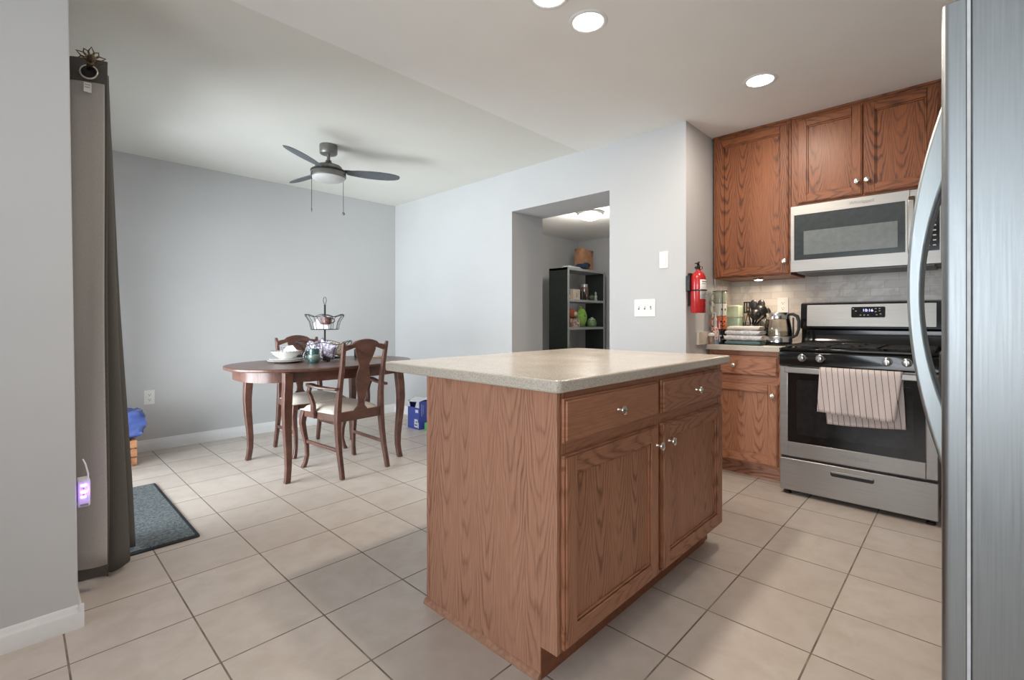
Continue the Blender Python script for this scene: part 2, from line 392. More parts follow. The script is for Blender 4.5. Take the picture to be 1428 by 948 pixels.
# ================================================================ ISLAND
IX0, IX1, IY0, IY1 = 1.10, 2.385, .872, 1.50
def knob(parent, loc, nrm):
    b = MB(); prof = [(.0075,0),(.006,.004),(.0055,.013),(.0135,.017),(.0160,.021),(.0150,.026),(.009,.029),(0,.030)]
    ax = 'Y' if abs(nrm[1]) else 'X'; sg = nrm[1] or nrm[0]
    b.lathe([(r, h*sg) for r, h in prof], (0,0,0), 20, axis=ax)
    o = b.build('knob', NICKEL, parent); o.location = loc; return o
def door_mesh(fn, u0, u1, z0, z1, th=.018, fr=.058, panel=True):
    """fn(u, n, z) -> xyz, n = 0 at the back face, th at the front"""
    b = MB()
    def bx(a0, a1, n0, n1, c0, c1, mi):
        P = [fn(u, n, z) for z in (c0, c1) for u, n in ((a0,n0),(a1,n0),(a1,n1),(a0,n1))]
        b.add(P, [(0,3,2,1),(4,5,6,7),(0,1,5,4),(1,2,6,5),(2,3,7,6),(3,0,4,7)], mi)
    if not panel:
        # slab drawer front with a routed edge
        bx(u0, u1, 0, th*.55, z0, z1, 1)
        e = .007
        bx(u0+e, u1-e, th*.55, th, z0+e, z1-e, 1); return b
    e = .006
    bx(u0, u1, 0, th-.005, z0, z0+fr, 1); bx(u0, u1, 0, th-.005, z1-fr, z1, 1)
    bx(u0, u0+fr, 0, th-.005, z0+fr, z1-fr, 0); bx(u1-fr, u1, 0, th-.005, z0+fr, z1-fr, 0)
    bx(u0+e, u0+fr, th-.005, th, z0+e, z1-e, 0); bx(u1-fr, u1-e, th-.005, th, z0+e, z1-e, 0)
    bx(u0+fr, u1-fr, th-.005, th, z0+e, z0+fr, 1); bx(u0+fr, u1-fr, th-.005, th, z1-fr, z1-e, 1)
    # inner ogee lip, then flat panel
    l = .009
    bx(u0+fr, u0+fr+l, 0, th-.007, z0+fr, z1-fr, 0); bx(u1-fr-l, u1-fr, 0, th-.007, z0+fr, z1-fr, 0)
    bx(u0+fr+l, u1-fr-l, 0, th-.007, z0+fr, z0+fr+l, 1); bx(u0+fr+l, u1-fr-l, 0, th-.007, z1-fr-l, z1-fr, 1)
    bx(u0+fr+l, u1-fr-l, 0, th-.012, z0+fr+l, z1-fr-l, 0)
    return b
isl = thing('kitchen_island', 'oak kitchen island cabinet with two drawers and two doors under a beige worktop', 'kitchen island', (0,0,0))
isl.location = (IX0, IY0, 0)
def L(*p): return (p[0]-IX0, p[1]-IY0, p[2])
W_, D_ = IX1-IX0, IY1-IY0
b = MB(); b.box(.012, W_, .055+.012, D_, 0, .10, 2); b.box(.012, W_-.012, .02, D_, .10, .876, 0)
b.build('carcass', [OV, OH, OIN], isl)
# face frame
b = MB()
for x0, x1 in ((0, .045), (.597, .650), (W_-.045, W_)): b.box(x0, x1, 0, .02, .10, .876, 0)
for z0, z1 in ((.10, .135), (.672, .735), (.845, .876)):
    b.box(.045, .597, .001, .02, z0, z1, 1); b.box(.650, W_-.045, .001, .02, z0, z1, 1)
b.build('face_frame', [OV2, OH2], isl, bevel=.001)
b = MB(); b.prism([(-.001,.10),(-.001,.876),(D_,.876),(D_,0),(.062,0),(.062,.10)], YZX, -.001, .012, 0)
o = b.build('end_panel', OV, isl, bevel=.001); o['label'] = 'wide veneered oak end panel with light scratches'
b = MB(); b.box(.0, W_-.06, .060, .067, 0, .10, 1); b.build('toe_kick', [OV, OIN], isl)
b = MB(); b.prism([(0,0),(.014,0),(.014,.006),(.010,.014),(.004,.019),(0,.020)], lambda a, z, t: (-a, t, z), .062, D_+.012)
b.build('base_moulding', plain('worn_moulding', (.42, .22, .14), .6, var=.10, scale=70), isl)
b = MB(); b.box(-.004, .0, D_-.012, D_+.004, 0, .876); b.build('corner_strip', OV, isl, bevel=.001)
ff = lambda u, n, z: (u-IX0, -n, z)
for u0, u1, kn in ((1.120, 1.706, 1.635+.055), (1.740, 2.358, 1.79)):
    d = door_mesh(ff, u0, u1, .735-.013, .855, panel=False).build('drawer', [OV2, OH2], isl, bevel=.003)
    knob(d, (((u0+u1)/2)-IX0, -.018, .786), (0,-1,0))
    d = door_mesh(ff, u0, u1, .112, .686).build('door', [OV2, OH2], isl, bevel=.0015)
    knob(d, (kn-IX0, -.018, .612), (0,-1,0))
b = MB(); b.prism(rrect(1.072, 2.445, .845, 1.775, .022), XYZ, .876, .914)
ct = b.build('island_countertop', LAM, bevel=.007, seg=3); tag(ct, 'speckled beige solid worktop lying on the oak kitchen island', 'countertop')

# ================================================================ BASE CABINET + COUNTER LEFT OF RANGE
FX = 3.50
bc = thing('base_cabinet', 'narrow oak base cabinet with one drawer, left of the gas range', 'cabinet', (FX, .885, 0))
b = MB(); b.box(.02, XS-FX-.01, 0, .48, .10, .876, 0); b.build('carcass', [OV, OH], bc)
b = MB(); b.box(.065, .08, 0, .48, 0, .10, 0); b.build('toe_kick', OH, bc)
b = MB(); b.box(0, .02, 0, .032, .10, .876, 0); b.box(0, .02, .448, .48, .10, .876, 0)
for z0, z1 in ((.10,.13),(.655,.72),(.845,.876)): b.box(.001, .02, .032, .448, z0, z1, 1)
b.build('face_frame', [OV2, OH2], bc, bevel=.001)
fb = lambda u, n, z: (-n, -u, z)
d = door_mesh(fb, -.462, -.025, .708, .842, panel=False).build('drawer', [OV2, OH2], bc, bevel=.003); knob(d, (-.018, .30, .775), (-1,0,0))
d = door_mesh(fb, -.462, -.025, .112, .66).build('door', [OV2, OH2], bc, bevel=.0015); knob(d, (-.018, .052, .585), (-1,0,0))
b = MB(); b.prism(rrect(3.462, XS-.009, .872, 1.374, .004), XYZ, .876, .914)
ct2 = b.build('countertop', LAM, bevel=.005); tag(ct2, 'short beige worktop left of the gas range carrying mugs, towels and kettle', 'countertop')
b = MB(); b.box(3.30, XS-.009, 1.356, 1.374, .914, 1.005); b.build('side_splash', LAM, ct2, bevel=.002)

# ================================================================ UPPER CABINETS
UX = 3.575
uc = thing('wall_cabinet', 'tall single-door oak wall cabinet above the worktop with mugs', 'cabinet', (UX, .853, 1.39))
b = MB(); b.box(.02, XS-UX, 0, .505, 0, 1.04, 0); b.box(.0, .02, 0, .03, 0, 1.04, 0); b.box(0, .02, .475, .505, 0, 1.04, 0)
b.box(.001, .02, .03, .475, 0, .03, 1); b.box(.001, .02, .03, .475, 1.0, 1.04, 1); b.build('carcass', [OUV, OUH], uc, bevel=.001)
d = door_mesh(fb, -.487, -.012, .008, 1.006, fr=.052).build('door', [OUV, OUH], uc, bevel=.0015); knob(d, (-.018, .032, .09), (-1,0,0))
b = MB(); b.box(-.006, XS-UX, 0, .512, 1.028, 1.048); b.build('crown_strip', OUH, uc, bevel=.002)
uc2 = thing('wall_cabinet', 'wide two-door oak wall cabinet above the microwave', 'cabinet', (UX, .105, 1.84))
b = MB(); b.box(.02, XS-UX, 0, .746, 0, .59, 0); b.box(0, .02, 0, .03, 0, .59, 0); b.box(0, .02, .70, .746, 0, .59, 0); b.box(0, .02, .335, .38, 0, .59, 0)
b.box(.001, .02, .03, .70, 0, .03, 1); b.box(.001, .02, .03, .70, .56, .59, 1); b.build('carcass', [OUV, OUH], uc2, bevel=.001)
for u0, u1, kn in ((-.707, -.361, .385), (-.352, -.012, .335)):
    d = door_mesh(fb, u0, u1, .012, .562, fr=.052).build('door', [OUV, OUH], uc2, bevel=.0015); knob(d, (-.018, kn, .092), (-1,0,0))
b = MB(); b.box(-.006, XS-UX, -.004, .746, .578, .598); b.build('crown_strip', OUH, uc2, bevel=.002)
# puck light under the tall cabinet
pk = thing('puck_light', 'small round lit puck light under the tall oak wall cabinet', 'light', (3.70, 1.09, 1.39))
b = MB(); b.lathe([(.034,0),(.036,-.004),(.036,-.012),(.028,-.015)], n=24); b.build('housing', NICKEL, pk)
b = MB(); b.lathe([(.027,-.0145),(.020,-.019),(0,-.021)], n=24); b.build('lens', LENS, pk)
l = bpy.data.lights.new('puck_lamp', 'AREA'); l.shape = 'DISK'; l.size = .05; l.energy = 1.9; l.color = (1, .80, .60)
o = bpy.data.objects.new('puck_lamp', l); C.objects.link(o); o.location = (0,0,-.03); o.parent = pk

# ================================================================ MICROWAVE
mw = thing('microwave_oven', 'stainless over-the-range microwave hanging above the gas range', 'microwave', (3.56, .108, 1.405))
b = MB(); b.box(.022, XS-3.56, .002, .742, .004, .432); b.build('case', BLK, mw)
b = MB(); b.box(.03, .37, .03, .71, -.008, .004); b.build('vent_panel', plain('vent_grey', (.12, .12, .12), .4, .6), mw)
b = MB(); b.prism([(p) for p in rrect(.0, .744, .0, .432, .006)], YZX, .006, .022); b.build('front_frame', ST, mw, bevel=.002)
b = MB()
O = rrect(.136, .744, .0, .432, .004); 
b.box(0, .006, .136, .744, .372, .432); b.box(0, .006, .136, .744, 0, .074); b.box(0, .006, .722, .744, .074, .372); 
b.box(0, .006, .136, .156, .074, .372)
dd = b.build('door', ST, mw, bevel=.0015)
b = MB(); b.box(.001, .006, .156, .722, .074, .372); b.build('window', MGLASS, dd, smooth=0)
b = MB(); b.box(-.0005, .001, .190, .668, .108, .262); b.build('window_mesh', MGLASS2, dd, smooth=0)
b = MB(); b.bar([(0,.128,.06),(-.030,.128,.085),(-.036,.128,.16),(-.036,.128,.29),(-.030,.128,.365),(0,.128,.39)], .030, .014, side=(0,1,0)); b.build('door_handle', ST, mw, bevel=.004)
b = MB(); b.box(.002, .006, .008, .104, .074, .372); cp = b.build('control_panel', BLKG, mw, smooth=0)
BP = plain('button_print', (.55, .55, .55), .5)
for r in range(7):
    for c_ in range(3): b = MB(); b.box(.0008, .002, .022+c_*.026, .036+c_*.026, .10+r*.028, .107+r*.028); b.build('button', BP, cp, smooth=0)
LOGO = plain('logo_print', (.30, .29, .28), .4)
text('logo', 'Whirlpool', .030, (-.0008, .363, .402), (PI/2, 0, -PI/2), LOGO, mw)

# ================================================================ RANGE
rg = thing('gas_range', 'stainless freestanding gas range with black cooktop and striped towel on its door', 'range', (3.34, .110, 0))
RW = .752
b = MB(); b.box(.03, .60, .004, RW-.004, .045, .900); b.build('body', plain('range_side', (.05,.05,.05), .4), rg, bevel=.002)
b = MB(); b.prism(rrect(.002, RW-.002, .030, .228, .008), YZX, .0, .028)
dr = b.build('drawer', ST, rg, bevel=.004)
b = MB(); b.prism(rrect(.272, .480, .165, .196, .012), YZX, -.0012, .003); b.build('pull_slot', BLK, dr)
b = MB(); b.prism(rrect(.276, .476, .185, .196, .004), YZX, -.004, .0); b.build('pull_lip', ST, dr, bevel=.001)
b = MB(); za, zb, y0, y1 = .245, .800, .004, RW-.004
wa, wb, v0, v1 = .332, .772, .052, .706
b.box(0, .028, y0, v0, za, zb); b.box(0, .028, v1, y1, za, zb); b.box(0, .028, v0, v1, za, wa); b.box(0, .028, v0, v1, wb, zb)
od = b.build('oven_door', ST, rg, bevel=.003)
b = MB(); b.prism(rrect(v0-.004, v1+.004, wa-.004, wb+.004, .02), YZX, .004, .012); b.build('window_frame', BLKG, od)
b = MB(); b.prism(rrect(v0+.05, v1-.05, wa+.05, wb-.05, .02), YZX, .002, .0045); b.build('window', BGLASS, od)
b = MB(); b.box(-.046, -.026, .028, RW-.040, .764, .798); b.box(-.03, .004, .030, .055, .766, .796); b.box(-.03, .004, RW-.068, RW-.043, .766, .796)
b.build('door_handle', ST, od, bevel=.004)
text('logo', 'Whirlpool', .034, (-.0008, .368, .292), (PI/2, 0, -PI/2), LOGO, od)
b = MB(); b.prism([(.0,.805),(-.006,.812),(-.004,.885),(.012,.905),(.06,.905),(.06,.805)], lambda a, z, t: (a, t, z), 0, RW); b.build('control_panel', BLKG, rg, bevel=.002)
for ky in (.214-.085, .214, .532, .626):
    b = MB(); b.lathe([(.024,0),(.023,-.008),(.018,-.012),(.016,-.030),(.012,-.033),(0,-.033)], n=24, axis='X'); b.box(-.040, -.012, -.004, .004, -.016, .016)
    o = b.build('burner_knob', plain('knob_metal', (.55,.55,.54), .25, .9), rg, bevel=.001); o.location = (-.004, ky, .857)
b = MB(); b.prism(rrect(-.004, .560, -.002, RW+.002, .012), XYZ, .900, .914); b.build('cooktop', BLKG, rg, bevel=.003)
for gx in (.055, .30):
    for gy in (.02, .262, .505):
        b = MB(); gw = .226; gd = .232; z = .931; q = .005
        def bb(x0,x1,y0_,y1_): b.box(x0,x1,y0_,y1_, z-.008, z)
        bb(gx, gx+gd, gy, gy+.008); bb(gx, gx+gd, gy+gw-.008, gy+gw); bb(gx, gx+.008, gy, gy+gw); bb(gx+gd-.008, gx+gd, gy, gy+gw)
        bb(gx, gx+gd*.36, gy+gw/2-.004, gy+gw/2+.004); bb(gx+gd*.64, gx+gd, gy+gw/2-.004, gy+gw/2+.004)
        bb(gx+gd/2-.004, gx+gd/2+.004, gy, gy+gw*.36); bb(gx+gd/2-.004, gx+gd/2+.004, gy+gw*.64, gy+gw)
        for cx in (gx+.004, gx+gd-.012):
            for cyy in (gy+.001, gy+gw-.009): b.box(cx, cx+.008, cyy, cyy+.008, .913, z)
        b.build('grate', IRON, rg, bevel=.001)
for bx_, by_ in ((.17,.133),(.17,.618),(.416,.133),(.416,.618),(.29,.375)):
    b = MB(); b.lathe([(.045,.914),(.045,.919),(.034,.921),(.034,.927),(.030,.929),(0,.929)], (bx_, by_, 0), 24); b.build('burner', IRON, rg)
# backguard
b = MB(); b.prism([(.535,.914),(.600,.914),(.600,1.205),(.575,1.212),(.538,1.203),(.520,1.03),(.560,1.02),(.560,.95)], lambda a, z, t: (a, t, z), 0, RW)
bg = b.build('backguard', BLKG, rg, bevel=.003)
def tilt(a, z, t): return (.5205+(z-1.03)*.1012 - t, a, z)
b = MB(); b.prism(rrect(.030, RW-.040, 1.046, 1.193, .004), tilt, 0, .004); sp_ = b.build('steel_panel', ST, bg)
b = MB(); b.prism(rrect(.275, .455, 1.105, 1.175, .008), tilt, .004, .0065); dp = b.build('display', BLKG, bg)
BP2 = plain('display_print', (.55,.55,.52), .5)
for yy, zz in ((.30,1.16),(.32,1.16),(.30,1.145),(.32,1.14),(.295,1.125),(.315,1.12),(.36,1.118),(.38,1.118),(.40,1.118),(.425,1.145),(.44,1.16)):
    b = MB(); b.prism(rrect(yy, yy+.009, zz, zz+.005, .001, 1), tilt, .0065, .0075); b.build('button', BP2, dp)
text('clock_digits', '10:16', .026, tilt(.366, 1.151, .0075), (PI/2 + .10, 0, -PI/2), em('clock_blue', (.42, .42, 1), 2.2), dp, .0004)
b = MB(); b.box(.562, .566, .006, RW-.006, .955, 1.015); b.build('riser', plain('riser_steel', (.35,.36,.38), .2, .9), bg, smooth=0)
for fy in (.035, .717):
    for fx in (.045, .55):
        b = MB(); b.lathe([(.022,0),(.022,.012),(.012,.014),(.012,.046)], (fx, fy, 0), 16); b.build('foot', BLK, rg)
# striped towel over the handle
def towel():
    b = MB(); nx = 30; P = []
    fb0, fb1 = .548, .528; ys0, ys1 = .255, .634
    rows = []
    # path parameter s: front bottom -> top -> over -> back bottom
    fr = [(-1, i/14) for i in range(15)]; bk = [(1, i/16) for i in range(1, 17)]
    for side, s in fr + [(0, .33), (0, .66)] + bk:
        row = []
        for k in range(nx+1):
            q = k/nx; y = ys0 + (ys1-ys0)*q
            if side == -1:
                zb_ = .532 + .016*q - (.014 if q < .06 else 0)*0 + .012*max(0, .08-q)/.08; z = zb_ + (.806-zb_)*s
                y += (1-s)*(.012 + .018*(1-q)); x = 3.283 - .004*math.sin(q*19+s*2)*(1-s) - .010*(1-s)*math.sin(q*5+1)**2
                if s > .97: x = 3.288
            elif side == 0: z = .808; x = 3.288 + s*.034
            else:
                zb_ = .497 - .025*q*0 - .022*math.sin(q*PI/2); z = .806 + (zb_-.806)*s; x = 3.319 + .003*math.sin(q*15)*s
                y += (-s*.012)*(1-q) - s*.03*q
            row.append((x, y, z))
        rows.append(row)
    n = nx+1
    vs = [p for r in rows for p in r]; fs = [(i*n+k, i*n+k+1, (i+1)*n+k+1, (i+1)*n+k) for i in range(len(rows)-1) for k in range(nx)]
    b.add(vs, fs); return b
tw = towel().build('dish_towel', stripes(), smooth=80, solid=.003); tag(tw, 'pinkish striped dish towel draped over the oven door handle', 'towel')

# ================================================================ REFRIGERATOR
fg = thing('refrigerator', 'tall stainless refrigerator with bowed vertical handle at the right edge of the photo', 'refrigerator', (1.40, -.72, 0))
b = MB(); b.box(0, .90, 0, .7165, .03, 1.78); b.build('body', SV, fg, bevel=.004)
b = MB(); b.box(-.0005, .9005, .7165, .7222, .05, 1.77); b.build('gasket', plain('gasket_grey', (.72, .74, .75), .4, 0), fg, smooth=0)
def fdoor(x0, x1):
    b = MB(); P = []; w_ = x1-x0
    for i in range(7): a = PI - i*PI/12; P.append((x0+.014+.014*math.cos(a), .748+.014*math.sin(a)))
    for i in range(9): q = i/8; P.append((x0+.03+(w_-.06)*q, .762+.006*math.sin(PI*q)))
    for i in range(7): a = PI/2 - i*PI/12; P.append((x1-.014+.014*math.cos(a), .748+.014*math.sin(a)))
    P += [(x1,.722),(x0,.722)]
    b.prism(P, XYZ, .06, 1.775); return b
def bow(x0, x1, parent):
    b = MB(); n = 26; A = []; B_ = []
    for i in range(n+1):
        q = i/n; z = .655+(1.712-.655)*q; t = 2*q-1; A.append((.766+.083*(1-t*t), z))
    for i in range(n+1):
        q = i/n; z = .845+(1.475-.845)*q; t = 2*q-1; B_.append((.766+.050*(1-t*t), z))
    vs = [(x, a, z) for x in (x0, x1) for P in (A, B_) for a, z in P]; m_ = n+1; fs = []
    for k in range(n):
        for base in (0, 2*m_): fs.append((base+k, base+k+1, base+m_+k+1, base+m_+k))
        fs.append((k, k+1, 2*m_+k+1, 2*m_+k)); fs.append((m_+k, m_+k+1, 3*m_+k+1, 3*m_+k))
    fs.append((0, m_, 3*m_, 2*m_)); fs.append((n, m_+n, 3*m_+n, 2*m_+n))
    b.add(vs, fs); return b.build('door_handle', STH, parent, bevel=.008, seg=4)
dF = fdoor(0, .448).build('door', SV, fg, bevel=.002); dB = fdoor(.454, .90).build('door', SV, fg, bevel=.002)
bow(.385, .413, dF); bow(.480, .508, dB)
for fx in (.04, .86):
    for fy in (.05, .68):
        b = MB(); b.lathe([(.02,0),(.02,.034)], (fx, fy, 0), 12); b.build('foot', BLK, fg)

# ================================================================ CEILING LIGHTS
CANS = [('recessed_light', (1.788, 1.238), 'round recessed ceiling light above the island, lower of the pair at the top edge'),
        ('recessed_light', (1.532, 1.254), 'round recessed ceiling light cut by the top edge of the photo'),
        ('recessed_light', (2.892, .844), 'round recessed ceiling light in front of the oak wall cabinets')]
for nm, (x, y), lab in CANS:
    r_ = thing(nm, lab, 'ceiling light', (x, y, ZC-.008), 0, None)
    b = MB(); n = 32; vs = []; prof = [(.066,-.001),(.070,-.004),(.078,-.006),(.086,-.003),(.088,0)]
    for rr, h in prof:
        for k in range(n): a = 2*PI*k/n; vs.append((rr*math.cos(a), rr*math.sin(a), h))
    b.add(vs, [(i*n+k, i*n+(k+1)%n, (i+1)*n+(k+1)%n, (i+1)*n+k) for i in range(4) for k in range(n)]); b.build('trim_ring', TRIM, r_)
    b = MB(); b.lathe([(.067,-.001),(.067,-.0025),(.04,-.006),(0,-.007)], n=32); b.build('lens', LENS, r_)
    l = bpy.data.lights.new('can_lamp', 'AREA'); l.shape = 'DISK'; l.size = .13; l.energy = P_CAN; l.color = (1, .87, .74)
    o = bpy.data.objects.new('can_lamp', l); C.objects.link(o); o.location = (0,0,-.012); o.parent = r_
# pantry dome light
pl = thing('ceiling_dome_light', 'lit frosted dome ceiling light seen through the wall opening', 'ceiling light', (5.0, 3.43, ZC))
b = MB(); b.lathe([(.165,0),(.168,-.02),(.155,-.028)], n=32); b.build('rim', plain('dome_rim', (.3,.29,.27), .4, .6), pl)
b = MB(); b.lathe([(.145*math.cos(a), -.026-.075*math.sin(a)) for a in [i*PI/16 for i in range(9)]], n=32); b.build('shade', em('dome_glass', (1, .97, .92), 4), pl)
l = bpy.data.lights.new('dome_lamp', 'POINT'); l.shadow_soft_size = .1; l.energy = P_PANTRY; l.color = (1, .95, .88)
o = bpy.data.objects.new('dome_lamp', l); C.objects.link(o); o.location = (0,0,-.24); o.parent = pl

# ================================================================ CEILING FAN
fn_ = thing('ceiling_fan', 'grey three-blade ceiling fan with light kit over the dining table', 'ceiling fan', (1.68, 3.576, ZC))
b = MB(); b.lathe([(.064,0),(.066,-.004),(.066,-.062),(.060,-.070),(.030,-.072)], n=32); b.build('canopy', FANM, fn_)
b = MB(); b.lathe([(.013,-.068),(.013,-.135)], n=16); b.build('downrod', FANM, fn_)
b = MB(); b.lathe([(.020,-.118),(.024,-.130),(.036,-.145),(.050,-.152),(.088,-.160),(.098,-.168),(.098,-.192),(.105,-.200),(.122,-.206),(.128,-.214),(.130,-.245),(.124,-.252)], n=40); b.build('motor_housing', FANM, fn_)
b = MB(); b.lathe([(.1285,-.198),(.1312,-.204),(.1312,-.210),(.1285,-.212)], n=40); b.build('motor_band', BLK, fn_)
b = MB(); b.lathe([(.122,-.248),(.122,-.256),(.108,-.268),(.078,-.278),(.04,-.284),(0,-.285)], n=40); b.build('glass_bowl', FROST, fn_)
for ang in (97, 215, 334):
    a0 = math.radians(ang)
    b = MB(); pts = []
    prof = [(.135,.026),(.16,.036),(.22,.050),(.30,.060),(.38,.062),(.45,.056),(.50,.044),(.530,.028),(.540,.012)]
    o1 = [(r, w_) for r, w_ in prof] + [(r, -w_*.92) for r, w_ in reversed(prof)]
    pit = math.radians(13)
    def fb_(r, w_, t): 
        yy = w_*math.cos(pit) - t*math.sin(pit); zz = -w_*math.sin(pit) + t*math.cos(pit)
        return (r*math.cos(a0)-yy*math.sin(a0), r*math.sin(a0)+yy*math.cos(a0), zz-.198)
    b.prism(o1, fb_, -.003, .003); bl = b.build('blade', BLADE, fn_, bevel=.0015)
    b = MB(); b.prism([(.085,.016),(.15,.026),(.185,.02),(.19,0),(.185,-.02),(.15,-.026),(.085,-.016)], fb_, .003, .008); b.build('blade_bracket', BLK, bl, bevel=.001)
for (cx, cy_), z1, ball in (((-.128, -.006), -.51, False), ((.118, .004), -.50, True)):
    b = MB(); b.tube([(cx, cy_, -.225), (cx*1.04, cy_, -.24), (cx*1.05, cy_, z1)], .0018, 6)
    pc = b.build('pull_chain', WIRE, fn_)
    b = MB()
    if ball: b.ball((cx*1.05, cy_, z1-.010), .012)
    else: b.lathe([(.003,z1+.004),(.005,z1-.004),(.005,z1-.026),(.003,z1-.030)], (cx*1.05, cy_, 0), 10)
    b.build('fob', FANM, pc)

# ================================================================ TABLE
TX, TY = 1.69, 3.66; TZ = .762
tb = thing('dining_table', 'dark cherry oval dining table with curved legs', 'table', (TX, TY, 0))
def oval(a, b_, n, m=72):
    P = []
    for k in range(m):
        t = 2*PI*k/m; c, s = math.cos(t), math.sin(t)
        P.append((a*math.copysign(abs(c)**(2/n), c), b_*math.copysign(abs(s)**(2/n), s)))
    return P
b = MB(); b.prism(oval(.692, .49, 2.35), XYZ, TZ-.022, TZ)
b.build('tabletop', DW, tb, bevel=.007, seg=3)
b = MB(); b.prism(oval(.628, .430, 2.6), XYZ, TZ-.095, TZ-.022); b.build('apron', DW, tb)
for sx in (-1, 1):
    for sy in (-1, 1):
        b = MB(); x0, y0 = .430*sx, .378*sy
        zs = [TZ-.024, .66, .58, .48, .38, .28, .18, .10, .04, 0]
        of = [0, .0, .006, .010, .007, .0, -.006, -.006, .0, .006]
        wd = [.056, .056, .056, .053, .048, .044, .040, .037, .036, .037]
        pts = [(x0+sx*o_, y0+sy*o_, z) for z, o_ in zip(zs, of)]
        b.bar(pts, wd, wd, side=(1,0,0)); b.build('leg', DW, tb, bevel=.004)

